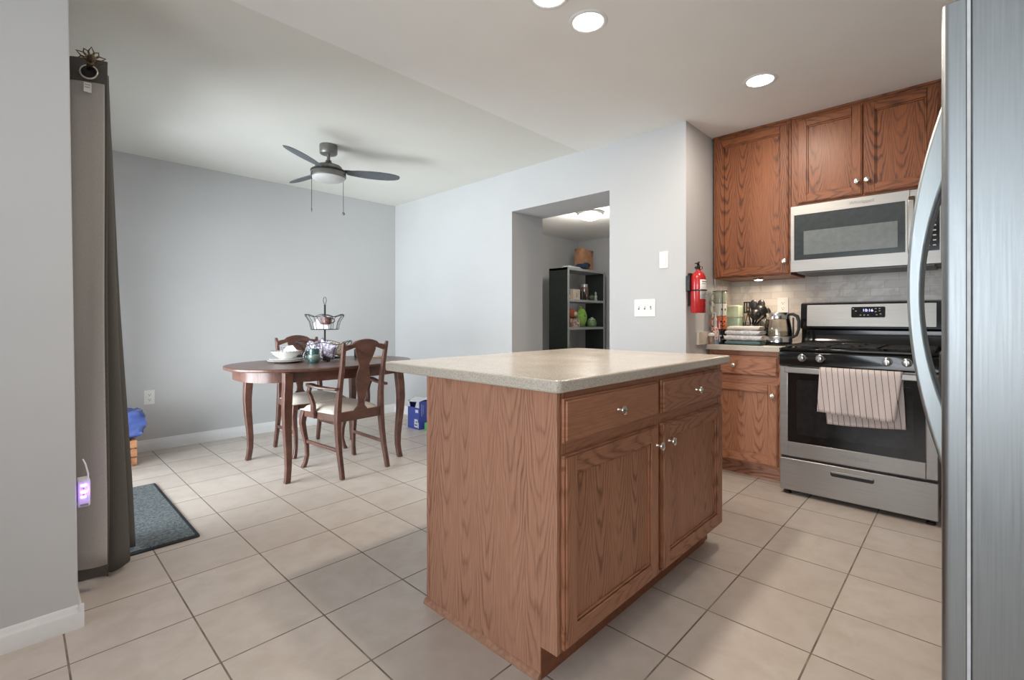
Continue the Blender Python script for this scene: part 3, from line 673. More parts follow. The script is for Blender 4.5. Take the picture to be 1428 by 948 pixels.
# ================================================================ CHAIRS
def make_chair(label, arms):
    t = thing('dining_armchair' if arms else 'dining_chair', label, 'chair')
    # rear posts (leg below, upright above)
    for s in (-1, 1):
        b = MB()
        zs = [0, .06, .16, .28, .38, .45, .55, .66, .78, .90, .935]
        ys = [-.262, -.248, -.222, -.200, -.190, -.190, -.196, -.212, -.236, -.258, -.268]
        xs = [.185, .184, .182, .180, .178, .176, .172, .168, .168, .172, .176]
        b.bar([(s*x, y, z) for x, y, z in zip(xs, ys, zs)], [.028,.028,.030,.033,.036,.036,.034,.030,.028,.027,.020], [.032,.034,.036,.040,.044,.044,.040,.034,.030,.026,.018], side=(1,0,0))
        b.build('rear_leg', DW, t, bevel=.005)
    for s in (-1, 1):
        b = MB(); zs = [.425, .38, .33, .26, .17, .09, .03, 0]; of = [0, .008, .012, .004, -.010, -.012, -.002, .008]
        b.bar([(s*(.205+o_), .205+o_, z) for z, o_ in zip(zs, of)], [.042,.042,.038,.034,.028,.026,.028,.032], [.042,.042,.038,.034,.028,.026,.028,.032], side=(1,0,0))
        b.build('front_leg', DW, t, bevel=.005)
    # seat frame
    b = MB(); b.bar([(-.178,-.19,.405),(.178,-.19,.405)], .055, .026, side=(0,0,1)); b.bar([(-.205,.205,.405),(.205,.205,.405)], .050, .024, side=(0,0,1))
    for s in (-1, 1): b.bar([(s*.180,-.19,.405),(s*.207,.205,.405)], .050, .024, side=(0,0,1))
    b.build('seat_frame', DW, t, bevel=.003)
    # seat cushion
    b = MB(); n = 14; vs = []; m = 10; fs = []
    def outl(k):
        P = [(-.186,-.165),(.186,-.165),(.228,.235),(-.228,.235)]
        return P
    for j in range(m+1):
        for i in range(n+1):
            u, v = i/n, j/m
            wx = .186+(.228-.186)*v; x = -wx+2*wx*u; y = -.165+.40*v + .015*math.sin(PI*u)*(v)
            e = min(u, 1-u, v, 1-v); z = .432 + .042*(1-(1-min(1, e/.22))**2.2)
            vs.append((x, y, z))
    for j in range(m):
        for i in range(n): fs.append((j*(n+1)+i, j*(n+1)+i+1, (j+1)*(n+1)+i+1, (j+1)*(n+1)+i))
    base = len(vs)
    rim = [i for i in range(n+1)] + [(j)*(n+1)+n for j in range(1, m+1)] + [m*(n+1)+i for i in range(n-1, -1, -1)] + [j*(n+1) for j in range(m-1, 0, -1)]
    low = [(vs[k][0]*.985, vs[k][1]*.985, .424) for k in rim]; vs += low; q = len(rim)
    for k in range(q): fs.append((rim[k], rim[(k+1)%q], base+(k+1)%q, base+k))
    fs.append(tuple(base+k for k in range(q)))
    b.add(vs, fs); b.build('seat', CREAM, t, smooth=70)
    yb = lambda z: -.190 - .055*max(0, (z-.43)/.5)**1.3 - .008
    # crest rail (serpentine top) bowed backwards a little
    top = []; bot = []; K = 16
    for i in range(K+1):
        u = -1+2*i/K; x = .178*u
        zt = .955 - .066*(abs(u)**1.9) + (.012*math.cos(u*PI*2.0) if abs(u) > .5 else -.012*math.cos(abs(u)*PI*2)*0); 
        zbm = .865 + .040*math.cos(PI*min(1, abs(u)*1.0)*1.0)*-1*0 + .030*(1-abs(abs(u)-.5)*2)
        top.append((x, zt)); bot.append((x, zbm - (.0 if abs(u) > .3 else .035*(1-abs(u)/.3))))
    b = MB()
    def cf(a, z, tt): return (a, -.238-.10*(z-.80)-.012*(1-(a/.178)**2)+tt, z)
    b.prism(top+list(reversed(bot)), cf, -.011, .011); b.build('crest_rail', DW, t, bevel=.004)
    # vase splat
    half = [(.055,.432),(.052,.450),(.030,.475),(.026,.510),(.034,.560),(.050,.620),(.058,.665),(.052,.715),(.040,.750),(.040,.775),(.052,.800),(.066,.830),(.080,.870),(.085,.890)]
    b = MB()
    def sf(a, z, tt): return (a, -.192-.07*max(0,(z-.43)/.5)**1.2-.004+tt, z)
    b.prism([(x, z) for x, z in half]+[(-x, z) for x, z in reversed(half)], sf, -.007, .007); b.build('splat', DW, t, bevel=.003)
    b = MB(); b.bar([(-.170,-.192,.432),(.170,-.192,.432)], .024, .022, side=(0,0,1)); b.build('shoe_rail', DW, t, bevel=.003)
    for s in (-1, 1):
        b = MB(); b.bar([(s*.181,-.215,.185),(s*.196,.195,.195)], .024, .018, side=(0,0,1)); b.build('stretcher', DW, t, bevel=.004)
    if arms:
        for s in (-1, 1):
            b = MB(); b.bar([(s*.204,-.222,.612),(s*.214,-.14,.612),(s*.236,-.05,.616),(s*.250,.03,.626),(s*.247,.070,.628),(s*.240,.085,.618)], [.020,.020,.022,.024,.022,.012], [.028,.032,.040,.046,.046,.03], side=(0,0,1))
            ar = b.build('armrest', DW, t, bevel=.006)
            b = MB(); b.bar([(s*.212,.055,.385),(s*.222,.050,.42),(s*.226,.045,.48),(s*.236,.062,.54),(s*.248,.068,.575),(s*.250,.045,.618)], [.028,.028,.026,.024,.024,.024], [.045,.042,.036,.032,.030,.032], side=(1,0,0))
            b.build('arm_support', DW, ar, bevel=.005)
    return t
ch1 = make_chair('dark wooden armchair with cream seat, its vase-shaped back toward the camera', True)
ch1.location = (1.705, 3.355, 0); ch1.rotation_euler = (0,0,math.radians(5))
ch2 = make_chair('dark wooden side chair with cream seat behind the dining table facing the camera', False)
ch2.location = (1.730, 4.03, 0); ch2.rotation_euler = (0,0,PI)

# ================================================================ THINGS ON THE TABLE
POR = plain('white_porcelain', (.78, .77, .74), .18, var=.01, coat=.3)
def plate(name, lab, x, y, z, r, grp=None):
    b = MB(); b.lathe([(r*.55,0),(r*.62,.004),(r*.95,.014),(r,.017),(r*.98,.019),(r*.62,.009),(0,.008)], (0,0,0), 36)
    o = b.build(name, POR); o.location = (x, y, z); return tag(o, lab, 'plate', grp)
plate('dinner_plate', 'white dinner plate lying on the oval table, undermost of the stack', 1.445, 3.80, TZ, .130)
plate('dinner_plate', 'white dinner plate between the lowest plate and the patterned bowl', 1.450, 3.80, TZ+.012, .122)
b = MB(); b.lathe([(.050,0),(.054,.004),(.090,.030),(.108,.052),(.112,.058),(.108,.058),(.088,.034),(.05,.008),(0,.007)], n=36)
bw = b.build('serving_bowl', POR); bw.location = (1.450, 3.80, TZ+.030); tag(bw, 'white bowl with a dotted rim standing on the stacked plates', 'bowl')
b = MB()
for k in range(26):
    a = 2*PI*k/26; b.ball((.1075*math.cos(a), .1075*math.sin(a), .0565), .004, 8)
b.build('rim_pattern', plain('brown_dots', (.25, .12, .10), .4), bw)
pn = MB(); pn.prism([(-.05,0),(.05,0),(.052,.05),(.02,.085),(-.02,.08),(-.045,.052)], lambda a, z, t: (a, t+z*.25, z), 0, .002)
pn = pn.build('paper_napkin', plain('grey_white_paper', (.62, .64, .62), .9)); pn.location = (1.47, 3.80, TZ+.045); pn.rotation_euler = (0, 0, -.7); tag(pn, 'pale folded paper napkin standing in the white bowl', 'napkin')
TEAL = plain('teal_glaze', (.03, .085, .08), .15, var=.3, scale=40, coat=.5)
def mug(name, lab, x, y, z, r, h, mat, rz=0, group=None, parent_parts=True, flare=0, cat='mug'):
    t = thing(name, lab, cat, (x, y, z), rz, group)
    b = MB(); b.lathe([(r*.82,0),(r*.97,.006),(r,.02),(r*(1+flare),h*.8),(r*(1+flare),h),(r*(1+flare)-.004,h),(r-.004,.01),(0,.008)], n=28); b.build('body', mat, t)
    b = MB(); b.tube([(r*.95,0,h*.78),(r+.014,0,h*.84),(r+.028,0,h*.68),(r+.030,0,h*.45),(r+.018,0,h*.24),(r*.95,0,h*.24)], .0055, 8); b.build('handle', mat, t)
    return t
gm = mug('pottery_mug', 'dark teal glazed pottery mug at the near middle of the oval table', 1.585, 3.62, TZ, .040, .105, TEAL, 2.6)
b = MB(); b.lathe([(.0405,.026),(.0445,.034),(.0445,.058),(.0405,.064)], n=28); b.build('glaze_band', plain('pale_glaze', (.16,.20,.17), .2, coat=.4), gm)
# tea light / small dark shaker beside the basket
b = MB(); b.lathe([(.012,0),(.013,.003),(.013,.020),(.009,.024),(.009,.034),(0,.036)], n=16); o = b.build('salt_shaker', BLK); o.location = (1.70, 3.62, TZ); tag(o, 'small dark shaker standing right of the teal mug', 'shaker')
gl2 = mug('pottery_cup', 'small teal cup seen between the armchair back and its splat', 2.08, 3.86, TZ, .034, .070, TEAL, .8, cat='cup')
# napkin / mail stack at the right end
b = MB(); b.box(-.10,.10,-.07,.07,0,.004); b.box(-.09,.10,-.06,.07,.004,.010); b.box(-.095,.08,-.065,.065,.010,.014)
o = b.build('envelope_stack', plain('buff_paper', (.62,.52,.40), .8), bevel=.001); o.location = (2.12, 3.70, TZ); o.rotation_euler = (0,0,.3); tag(o, 'small pile of buff envelopes at the right end of the oval table', 'paper')

bk = thing('tiered_wire_basket', 'black wire two-tier fruit basket standing on the oval dining table', 'basket', (1.747, 3.784, TZ))
def tier(z0, h, r0, r1, name):
    b = MB(); n = 12; w = .0022
    rim = []
    for k in range(48):
        a = 2*PI*k/48; rr = r1*(1+.05*math.cos(a*6)); rim.append((rr*math.cos(a), rr*math.sin(a), z0+h+.010*math.cos(a*6)))
    b.tube(rim, w*1.2, 6, closed=True)
    b.tube([(r0*math.cos(2*PI*k/32), r0*math.sin(2*PI*k/32), z0) for k in range(32)], w*1.1, 6, closed=True)
    rm = (r0*.55+r1*.40)
    for k in range(n):
        a = 2*PI*k/n; ra = r1*(1+.05*math.cos(a*6)); c, s = math.cos(a), math.sin(a)
        b.tube([(r0*c, r0*s, z0), ((r0*.72+r1*.28)*c, (r0*.72+r1*.28)*s, z0+h*.55), (ra*c, ra*s, z0+h+.010*math.cos(a*6))], w, 6)
    for k in range(-3, 4):
        q = k*r0/3.6; e = math.sqrt(max(0, r0*r0-q*q)); b.tube([(q, -e, z0), (q, e, z0)], w*.8, 5)
        b.tube([(-e, q, z0), (e, q, z0)], w*.8, 5)
    return b.build(name, WIRE, bk)
tier(.018, .125, .135, .215, 'lower_basket'); tier(.250, .112, .105, .150, 'upper_basket')
b = MB(); b.tube([(0,0,.0),(0,0,.45)], .0075, 10); b.lathe([(.02,0),(.02,.004),(.006,.008)], n=16)
b.build('post', WIRE, bk)
b = MB(); b.tube([(0,0,.44),(-.006,0,.46),(-.013,0,.485),(-.010,0,.505),(0,0,.513),(.010,0,.505),(.013,0,.485),(.006,0,.46),(0,0,.44)], .0022, 6); b.build('hanging_loop', WIRE, bk)
for k in range(4): b = MB(); a = PI/4+k*PI/2; b.tube([(.12*math.cos(a), .12*math.sin(a), .018), (.125*math.cos(a), .125*math.sin(a), .004)], .004, 8); b.build('foot', WIRE, bk)
cup = mug('teacup', 'brown patterned teacup in the upper wire basket', 1.735, 3.735, TZ+.290, .038, .060, plain('brown_glaze', (.16,.085,.08), .2, var=.35, scale=60, coat=.4), -.85, flare=.15, cat='cup')
# folded white-patterned napkin propped under the cup
b = MB(); b.prism([(-.05,0),(.06,0),(.055,.035),(.0,.040),(-.03,.085),(-.06,.04)], lambda a, z, t: (a, t, z), -.012, .012); o = b.build('folded_napkin', plain('white_print_cloth', (.70,.68,.68), .9, var=.15, scale=90), bevel=.004)
o.location = (1.70, 3.74, TZ+.253); o.rotation_euler = (0,0,-.75); tag(o, 'white printed napkin in the upper wire basket under the teacup', 'napkin')
# crumpled plastic packets in lower basket, each a thing
def packet(loc, s, col, seed, lab, rot=0, name='snack_packet'):
    b = MB(); rnd = random.Random(seed); n = 14; m = 10; vs = []; fs = []
    for side in (1, -1):
        for j in range(m+1):
            for i in range(n+1):
                u, v = i/n*2-1, j/m*2-1; e = (1-u**4)*(1-v**4)
                nz = noise.noise(Vector((u*2.2+seed, v*2.2, side*3)))*.35
                vs.append((u*s[0], side*(e*s[1]*(.6+nz)), v*s[2]*(1+.08*math.sin(u*7+seed))))
    q = (n+1)*(m+1)
    for d in (0, q):
        for j in range(m):
            for i in range(n): fs.append((d+j*(n+1)+i, d+j*(n+1)+i+1, d+(j+1)*(n+1)+i+1, d+(j+1)*(n+1)+i))
    b.add(vs, fs); o = b.build(name, col, smooth=60); o.location = loc; o.rotation_euler = (rnd.uniform(-.3,.3), rnd.uniform(-.4,.4), rot)
    return tag(o, lab, 'packet', 'packets in the lower wire basket')
def pk_mat(name, a, c_, sc=22):
    m, t, b = nt(name); f = noise_n(t, objc(t), sc, 2, .5, 2)
    lk(t, ramp(t, f, [(.42, a), (.5, c_)]), b.inputs['Base Color']); b.inputs['Roughness'].default_value = .25; return m
PA = pk_mat('lilac_wrap', (.62,.60,.65), (.30,.25,.34)); PB = pk_mat('clear_print_wrap', (.66,.66,.68), (.20,.17,.24), 30); PC = pk_mat('olive_wrap', (.62,.58,.48), (.34,.28,.22), 26)
packet((1.66, 3.76, TZ+.085), (.075,.035,.060), PB, 1, 'pale crinkled packet at the left of the lower wire basket', -.7)
packet((1.73, 3.70, TZ+.090), (.070,.030,.062), PA, 2, 'lilac and white crinkled packet at the front of the lower wire basket', -.8)
packet((1.83, 3.80, TZ+.085), (.075,.030,.055), PC, 3, 'olive and brown crinkled packet at the right of the lower wire basket', -.6)
packet((1.75, 3.86, TZ+.105), (.070,.030,.060), PA, 4, 'lilac crinkled packet at the back of the lower wire basket', .4)
# bag of napkins lying left of the basket
packet((1.535, 3.93, TZ+.052), (.085,.05,.045), PB, 5, 'striped lilac plastic bag slumped on the table left of the wire basket', -.7, 'plastic_bag')

# ================================================================ CURTAIN, ROD
ctn = thing('curtain', 'dark grey floor-length curtain with grommets hanging beside the patio door', 'curtain', (0,0,0))
def smooth_path(P, n):
    out = []
    m = len(P)
    for i in range(m-1):
        p0, p1, p2, p3 = P[max(i-1,0)], P[i], P[i+1], P[min(i+2, m-1)]
        for k in range(n):
            t = k/n
            out.append(tuple(.5*((2*p1[d]) + (-p0[d]+p2[d])*t + (2*p0[d]-5*p1[d]+4*p2[d]-p3[d])*t*t + (-p0[d]+3*p1[d]-3*p2[d]+p3[d])*t**3) for d in range(2)))
    out.append(P[-1]); return out
topP = [(.258,2.500),(.205,2.520),(.145,2.560),(.185,2.63),(.262,2.625),(.275,2.67),(.240,2.72),(.200,2.76),(.250,2.80),(.295,2.83),(.280,2.90),(.22,2.94),(.24,3.0)]
botP = [(.262,2.515),(.215,2.525),(.150,2.570),(.22,2.635),(.310,2.62),(.345,2.66),(.31,2.72),(.25,2.76),(.33,2.79),(.386,2.82),(.37,2.90),(.28,2.95),(.26,3.0)]
tp, bp = smooth_path(topP, 8), smooth_path(botP, 8)
NZ = 30; ztop = 2.125; zbot = .022
def curt_pt(i, q):
    f = (1-q)**1.15 if q < 1 else 0
    x = tp[i][0]*(1-(1-q)) + bp[i][0]*(1-q); y = tp[i][1]*q + bp[i][1]*(1-q)
    x += .006*math.sin(q*7+i*.35)*(1-q); y += .006*math.cos(q*6+i*.3)*(1-q)
    return x, y
b = MB(); n = len(tp); vs = []
for j in range(NZ+1):
    q = j/NZ
    for i in range(n):
        x, y = curt_pt(i, q); zb = zbot + (.025 if i < 14 else .0) + .012*abs(math.sin(i*.21)); vs.append((x, y, zb + (ztop-zb)*q))
b.add(vs, [(j*n+i, j*n+i+1, (j+1)*n+i+1, (j+1)*n+i) for j in range(NZ) for i in range(n-1)])
cp_ = b.build('panel', CURT, ctn, smooth=80, solid=.003)
# lining on the camera side of the first panel
b = MB(); vs = []; i0, i1 = 2, 17; cnt = i1-i0+1
for j in range(NZ+1):
    q = .038 + (.955-.038)*j/NZ
    for i in range(i0, i1+1):
        x, y = curt_pt(i, q); 
        pass
        vs.append((x, y-.006, zbot+(ztop-zbot)*q))
b.add(vs, [(j*cnt+i, j*cnt+i+1, (j+1)*cnt+i+1, (j+1)*cnt+i) for j in range(NZ) for i in range(cnt-1)])
b.build('lining', LINING, cp_, smooth=80, solid=.002)
b = MB(); b.box(.187, .210, 2.5020, 2.5032, 1.985, 2.022); tg = b.build('care_tag', plain('white_label', (.72,.72,.72), .8), cp_); tg['label'] = 'small white sewn tag'
b = MB(); b.box(.190,.206,2.5012,2.502,2.012,2.015); b.box(.190,.204,2.5012,2.502,2.002,2.005); b.build('tag_print', plain('label_ink', (.3,.3,.3), .8), tg)
b = MB(); b.tube([(.203+.024*math.cos(2*PI*k/28), 2.515-.5*.024*math.cos(2*PI*k/28), 2.070+.026*math.sin(2*PI*k/28)) for k in range(28)], .0045, 8, closed=True)
b.build('grommet', NICKEL, cp_)
b = MB(); b.prism([(.203+.022*math.cos(2*PI*k/20), 2.070+.024*math.sin(2*PI*k/20)) for k in range(20)], lambda a, z, t: (a, 2.5105-.5*(a-.203)+t, z), 0, .001); b.build('grommet_shade', BLK, cp_)  # black disc paints the shade inside the grommet ring
rod = thing('curtain_rod', 'dark curtain rod with a leafy bronze finial at the top left', 'curtain rod', (.203, 2.47, 2.085))
b = MB(); b.tube([(0,0,0),(0,2.35,0)], .010, 12); b.build('rod', plain('dark_bronze', (.06,.05,.04), .35, .8), rod)
b = MB()
BRZ = plain('bronze', (.13,.095,.05), .4, .8, var=.2)
b.lathe([(.013,0),(.013,-.012),(.009,-.016),(.012,-.028),(.015,-.042),(.011,-.056),(.004,-.066),(0,-.068)], n=8, axis='Y', c=(0,0,.006)); fin = b.build('finial', BRZ, rod)
b = MB()
for k in range(7):
    a = PI*k/6*1.15 - .25; L_ = .038 + .008*(k%2)
    dx, dz = math.cos(a), math.sin(a)
    px_, pz_ = -dz, dx
    loop = [(dx*.012, -.03, dz*.012+.006), (dx*.028+px_*.008, -.034, dz*.028+pz_*.008+.006), (dx*L_, -.036, dz*L_+.006), (dx*.028-px_*.008, -.034, dz*.028-pz_*.008+.006)]
    b.tube(loop, .0027, 6, closed=True)
b.build('finial_petals', BRZ, fin)
b = MB(); b.bar([(0,.10,-.005),(-.05,.10,-.005),(-.095,.10,-.005)], .012, .012, side=(0,0,1)); b.build('bracket', BRZ, rod)
# plug-in with violet lights just past the wall corner
pg = thing('plug_in_charger', 'white plug-in charger with glowing violet lights by the wall corner', 'charger', (.157, 2.345, .462))
b = MB(); b.prism(rrect(-.034, .034, -.052, .046, .010), YZX, 0, .034); b.build('case', WHITEP, pg, bevel=.004)
VIO = em('violet_led', (.36, .16, 1), 14)
b = MB()
for z in (.028, .004, -.014): b.box(.008, .024, -.0358, -.0335, z-.003, z+.004)
b.build('led', VIO, pg)
b = MB(); b.box(.014,.018,-.0372,-.0355,.014,.020); b.box(.014,.018,-.0372,-.0355,-.008,-.003); b.box(.006,.028,-.0358,-.0340,-.046,-.039); b.build('slots', plain('slot_grey', (.25,.25,.25), .5), pg)
b = MB(); b.tube([(.024,-.033,-.02),(.027,-.042,.02),(.027,-.045,.07),(.020,-.036,.105),(.014,-.022,.12)], .0026, 8); b.build('cable', WHITEP, pg)
l = bpy.data.lights.new('violet_glow', 'POINT'); l.energy = .10; l.color = (.35, .15, 1); l.shadow_soft_size = .01
o = bpy.data.objects.new('violet_glow', l); C.objects.link(o); o.location = (.03,-.06,.01); o.parent = pg
# door mat
b = MB(); b.prism(rrect(.20, .645, 2.785, 3.90, .012), XYZ, 0, .007); dm = b.build('door_mat', plain('mat_rubber', (.02,.025,.03), .8)); tag(dm, 'grey door mat on the tiles beside the curtain', 'mat')
b = MB(); b.prism(rrect(.215, .630, 2.805, 3.88, .008), XYZ, .006, .011); b.build('pile', mat_rug(), dm, bevel=.002)

# ================================================================ CORNER: CRATE AND BLUE BAG
PINE = oak('orange_pine', 'H', (.45, .20, .09), (.62, .32, .17), cath=.3)
cr = thing('wooden_crate', 'small orange slatted wooden crate at the far left corner', 'crate', (.30, 4.50, 0))
for k in range(3):
    b = MB(); z0 = .004+k*.064; b.box(0, .335, 0, .012, z0, z0+.056); b.box(0, .335, .258, .27, z0, z0+.056); b.box(.323, .335, .012, .258, z0, z0+.056); b.box(0, .012, .012, .258, z0, z0+.056)
    b.build('slat', PINE, cr, bevel=.002)
b = MB(); b.box(.012,.323,.012,.258,.004,.016); 
for x in (.012,.303):
    for y in (.012,.238): b.box(x,x+.02,y,y+.02,.0,.19)
b.build('frame', PINE, cr)
m, t, bb_ = nt('blue_plastic_film'); f = noise_n(t, objc(t), 9, 3, .6, 1)
lk(t, ramp(t, f, [(.3, (.055,.10,.36)), (.7, (.12,.19,.52))]), bb_.inputs['Base Color']); bb_.inputs['Roughness'].default_value = .22
BLUEBAG = m
b = MB(); vs = []; n = 26; mm = 16
for j in range(mm+1):
    q = j/mm; 
    for k in range(n):
        a = 2*PI*k/n; c, s = math.cos(a), math.sin(a)
        rx, ry = .185, .125
        cr_ = 1 + .16*noise.noise(Vector((c*1.6, s*1.6, q*3.2))) + .07*noise.noise(Vector((c*5, s*5, q*7)))
        prof = (.72+.28*min(1, q/.10)) * (1 - .10*max(0, q-.6)/.4)
        vs.append((rx*math.copysign(abs(c)**.4, c)*cr_*prof, ry*math.copysign(abs(s)**.4, s)*cr_*prof, .195*q + (.012*noise.noise(Vector((c*3, s*3, 9))) if j == mm else 0)))
fs = [(j*n+k, j*n+(k+1)%n, (j+1)*n+(k+1)%n, (j+1)*n+k) for j in range(mm) for k in range(n)]; fs.append(tuple(range(n)))
ci = len(vs); vs.append((0,0,.17)); fs += [(mm*n+k, mm*n+(k+1)%n, ci) for k in range(n)]
b.add(vs, fs); o = b.build('plastic_bag', BLUEBAG, smooth=60); o.location = (.515, 4.62, .205); tag(o, 'crumpled blue plastic bag resting on the small wooden crate', 'bag')

# ================================================================ BLUE CARTON AND GREEN CARTON BY RIGHT WALL
BLUE = plain('blue_carton', (.055,.085,.40), .5, var=.05); WC = plain('white_card', (.72,.74,.80), .6)
bxx = thing('blue_carton', 'open blue printed carton on the floor by the right wall', 'box', (2.765, 3.925, 0))
b = MB(); b.box(0,.004,0,.19,0,.215); b.box(.296,.30,0,.19,0,.275); b.box(.004,.296,.186,.19,0,.275); b.box(.004,.296,0,.004,0,.275); b.box(.004,.296,.004,.186,0,.004)
b.build('carton', BLUE, bxx)
b = MB(); b.prism([(.0,.215),(.065,.215),(.04,.275),(.0,.275)], YZX, 0, .004); b.prism([(.15,.215),(.19,.215),(.19,.262),(.165,.262)], YZX, 0, .004)
b.add([(0,.0,.276),(0,.19,.262),(.10,.20,.296),(.12,-.002,.300),(0,.0,.278),(0,.19,.264),(.10,.20,.298),(.12,-.002,.302)],[(0,1,2,3),(4,5,6,7),(0,1,5,4),(1,2,6,5),(2,3,7,6),(3,0,4,7)])
b.box(.12,.30,.0,.19,.276,.279)
b.build('flap', WC, bxx)
b = MB(); b.box(-.001,0,.02,.075,.02,.10); b.box(-.001,0,.004,.016,.015,.07); b.box(-.001,0,.01,.06,.165,.195); b.build('white_print', WC, bxx, smooth=0)
b = MB(); b.box(-.002,-.001,.03,.065,.035,.05); b.box(-.002,-.001,.03,.05,.065,.08); b.build('dark_print', plain('carton_ink', (.08,.06,.15), .5), bxx, smooth=0)
b = MB(); b.box(.03,.04,-.001,0,.13,.25); b.box(.05,.056,-.001,0,.15,.24); b.build('side_print', plain('pale_blue_print', (.25,.32,.68), .5), bxx, smooth=0)
b = MB(); b.box(0,.14,0,.10,0,.075); o = b.build('green_carton', plain('green_card', (.10,.42,.16), .5)); o.location = (2.80, 3.78, 0); tag(o, 'small green carton on the floor in front of the blue carton', 'box')

# ================================================================ WALL PLATES
def plate_outlet(kind, loc, axis, w=.07, h=.115, toggles=0, lab='', cat='outlet', name='wall_outlet'):
    """axis: 'X' plate on a wall facing -X ; 'Y' facing -Y"""
    t = thing(name, lab, cat, loc, 0)
    f = (lambda a, z, d: (-d, a, z)) if axis == 'X' else (lambda a, z, d: (a, -d, z))
    b = MB(); b.prism(rrect(-w/2, w/2, -h/2, h/2, .005), f, 0, .005); b.build('cover_plate', WHITEP, t, bevel=.0015)
    GR = plain('slot_dark', (.10,.10,.10), .5)
    if kind == 'outlet':
        for s in (-1, 1):
            b = MB(); b.prism(rrect(-.016,.016,s*.020-.014,s*.020+.014,.010), f, .005, .0075); so = b.build('socket', WHITEP, t)
            b = MB()
            for dx in (-.007, .007): b.prism(rrect(dx-.0014, dx+.0014, s*.020-.002, s*.020+.007, .0005, 1), f, .0075, .008)
            b.prism(rrect(-.003,.003,s*.020-.011,s*.020-.005,.002,3), f, .0075, .008); b.build('slots', GR, so)
    elif kind == 'rocker':
        b = MB(); b.prism(rrect(-.017,.017,-.033,.033,.003), f, .005, .008); b.build('rocker', TRIM, t, bevel=.001)
    else:
        for k in range(toggles):
            x = (k-(toggles-1)/2)*.046
            b = MB(); b.prism(rrect(x-.005,x+.005,-.012,.012,.001,1), f, .005, .0055); b.build('toggle_slot', GR, t)
            b = MB(); b.prism(rrect(x-.004,x+.004,-.002 if k else -.012,.012 if k else .002,.001,1), f, .0055, .014); b.build('toggle', TRIM, t, bevel=.0008)
    return t
plate_outlet('outlet', (.775, YF, .447), 'Y', .072, .118, lab='white duplex outlet on the far grey wall above the baseboard')
plate_outlet('toggle', (XW, 1.677, 1.175), 'X', .165, .125, 3, 'white triple light switch plate right of the wall opening', 'light switch', 'light_switch')
plate_outlet('rocker', (XW, 1.532, 1.507), 'X', .066, .118, 0, 'white single rocker switch high on the wall near the corner', 'light switch', 'light_switch')
plate_outlet('outlet', (XS-.008, .995, 1.195), 'X', .072, .118, lab='white duplex outlet on the marble backsplash behind the kettle')

# ================================================================ FIRE EXTINGUISHER
ex = thing('fire_extinguisher', 'red fire extinguisher hanging on the alcove wall beside the oak cabinet', 'fire extinguisher', (3.18, 1.312, 1.135))
RED = plain('red_enamel', (.50,.022,.025), .25, var=.03, coat=.4)
b = MB(); b.lathe([(.044,0),(.049,.006),(.049,.225),(.046,.245),(.036,.265),(.022,.277),(.016,.283),(.016,.292)], n=32); b.build('cylinder', RED, ex)
b = MB(); vs = []; n = 12
for h in (.092, .222):
    for k in range(n+1):
        a = -PI/2-.95+1.5*k/n; vs.append((.0497*math.cos(a), .0497*math.sin(a), h))
b.add(vs, [(k, k+1, n+2+k, n+1+k) for k in range(n)]); lb = b.build('paper_label', plain('white_sticker', (.72,.70,.68), .5), ex, solid=.0004)
b = MB()
for z0_, z1_, a0_, a1_ in ((.205,.213,-.7,.3),(.192,.196,-.7,.1),(.118,.122,-.7,.3),(.106,.110,-.7,.2)):
    vs = []
    for h in (z0_, z1_):
        for k in range(9): a = -PI/2 + a0_ + (a1_-a0_)*k/8; vs.append((.0503*math.cos(a), .0503*math.sin(a), h))
    b.add(vs, [(k, k+1, 10+k, 9+k) for k in range(8)])
b.build('label_print', plain('sticker_ink', (.35,.33,.32), .6), lb, solid=.0003)
b = MB(); b.tube([(.0515*math.cos(2*PI*k/32), .0515*math.sin(2*PI*k/32), .152) for k in range(32)], .0050, 6, closed=True); b.box(-.056,-.02,.035,.062,.150,.250); b.box(-.02,.02,.045,.062,.05,.27); b.build('bracket_strap', BLK, ex)
b = MB(); b.lathe([(.015,.292),(.017,.296),(.017,.312),(.010,.318)], n=16)
b.bar([(.012,0,.308),(-.02,0,.312),(-.042,0,.300)], .016, .008, side=(0,1,0)); b.bar([(.008,0,.318),(-.012,0,.336),(-.040,0,.330)], .016, .006, side=(0,1,0)); b.bar([(-.002,0,.316),(.006,0,.342),(.018,0,.345)], .012, .006, side=(0,1,0))
b.build('valve_handle', BLK, ex, bevel=.001)
b = MB(); b.lathe([(.011,0),(.011,-.008),(0,-.009)], n=16, axis='Y', c=(.004,-.016,.303)); b.build('gauge', NICKEL, ex)

# ================================================================ THINGS ON THE COUNTER
ZK = .914
def face(parent, parts, R, mat, ang0=math.radians(222)):
    b = MB()
    for u, z, w_, h_ in parts:
        a = ang0 + u/R; vs = []; K = 8
        for k in range(K):
            q = 2*PI*k/K; aa = a + w_*math.cos(q)/R; vs.append(((R+.0006)*math.cos(aa), (R+.0006)*math.sin(aa), z+h_*math.sin(q)))
        for k in range(K):
            q = 2*PI*k/K; aa = a + w_*math.cos(q)/R; vs.append(((R-.0015)*math.cos(aa), (R-.0015)*math.sin(aa), z+h_*math.sin(q)))
        b.add(vs, [tuple(range(K)), tuple(range(K, 2*K))] + [(i, (i+1)%K, K+(i+1)%K, K+i) for i in range(K)])
    return b.build('painted_face', mat, parent)
MX, MY = 3.56, 1.308
ORG = plain('orange_glaze', (.50,.12,.05), .2, coat=.4); GHO = plain('pale_grey_glaze', (.55,.54,.48), .2, coat=.4); GGR = plain('grey_green_glaze', (.30,.32,.25), .2, coat=.4); BKG = plain('black_glaze', (.012,.012,.012), .12, coat=.4)
HA = math.radians(140)
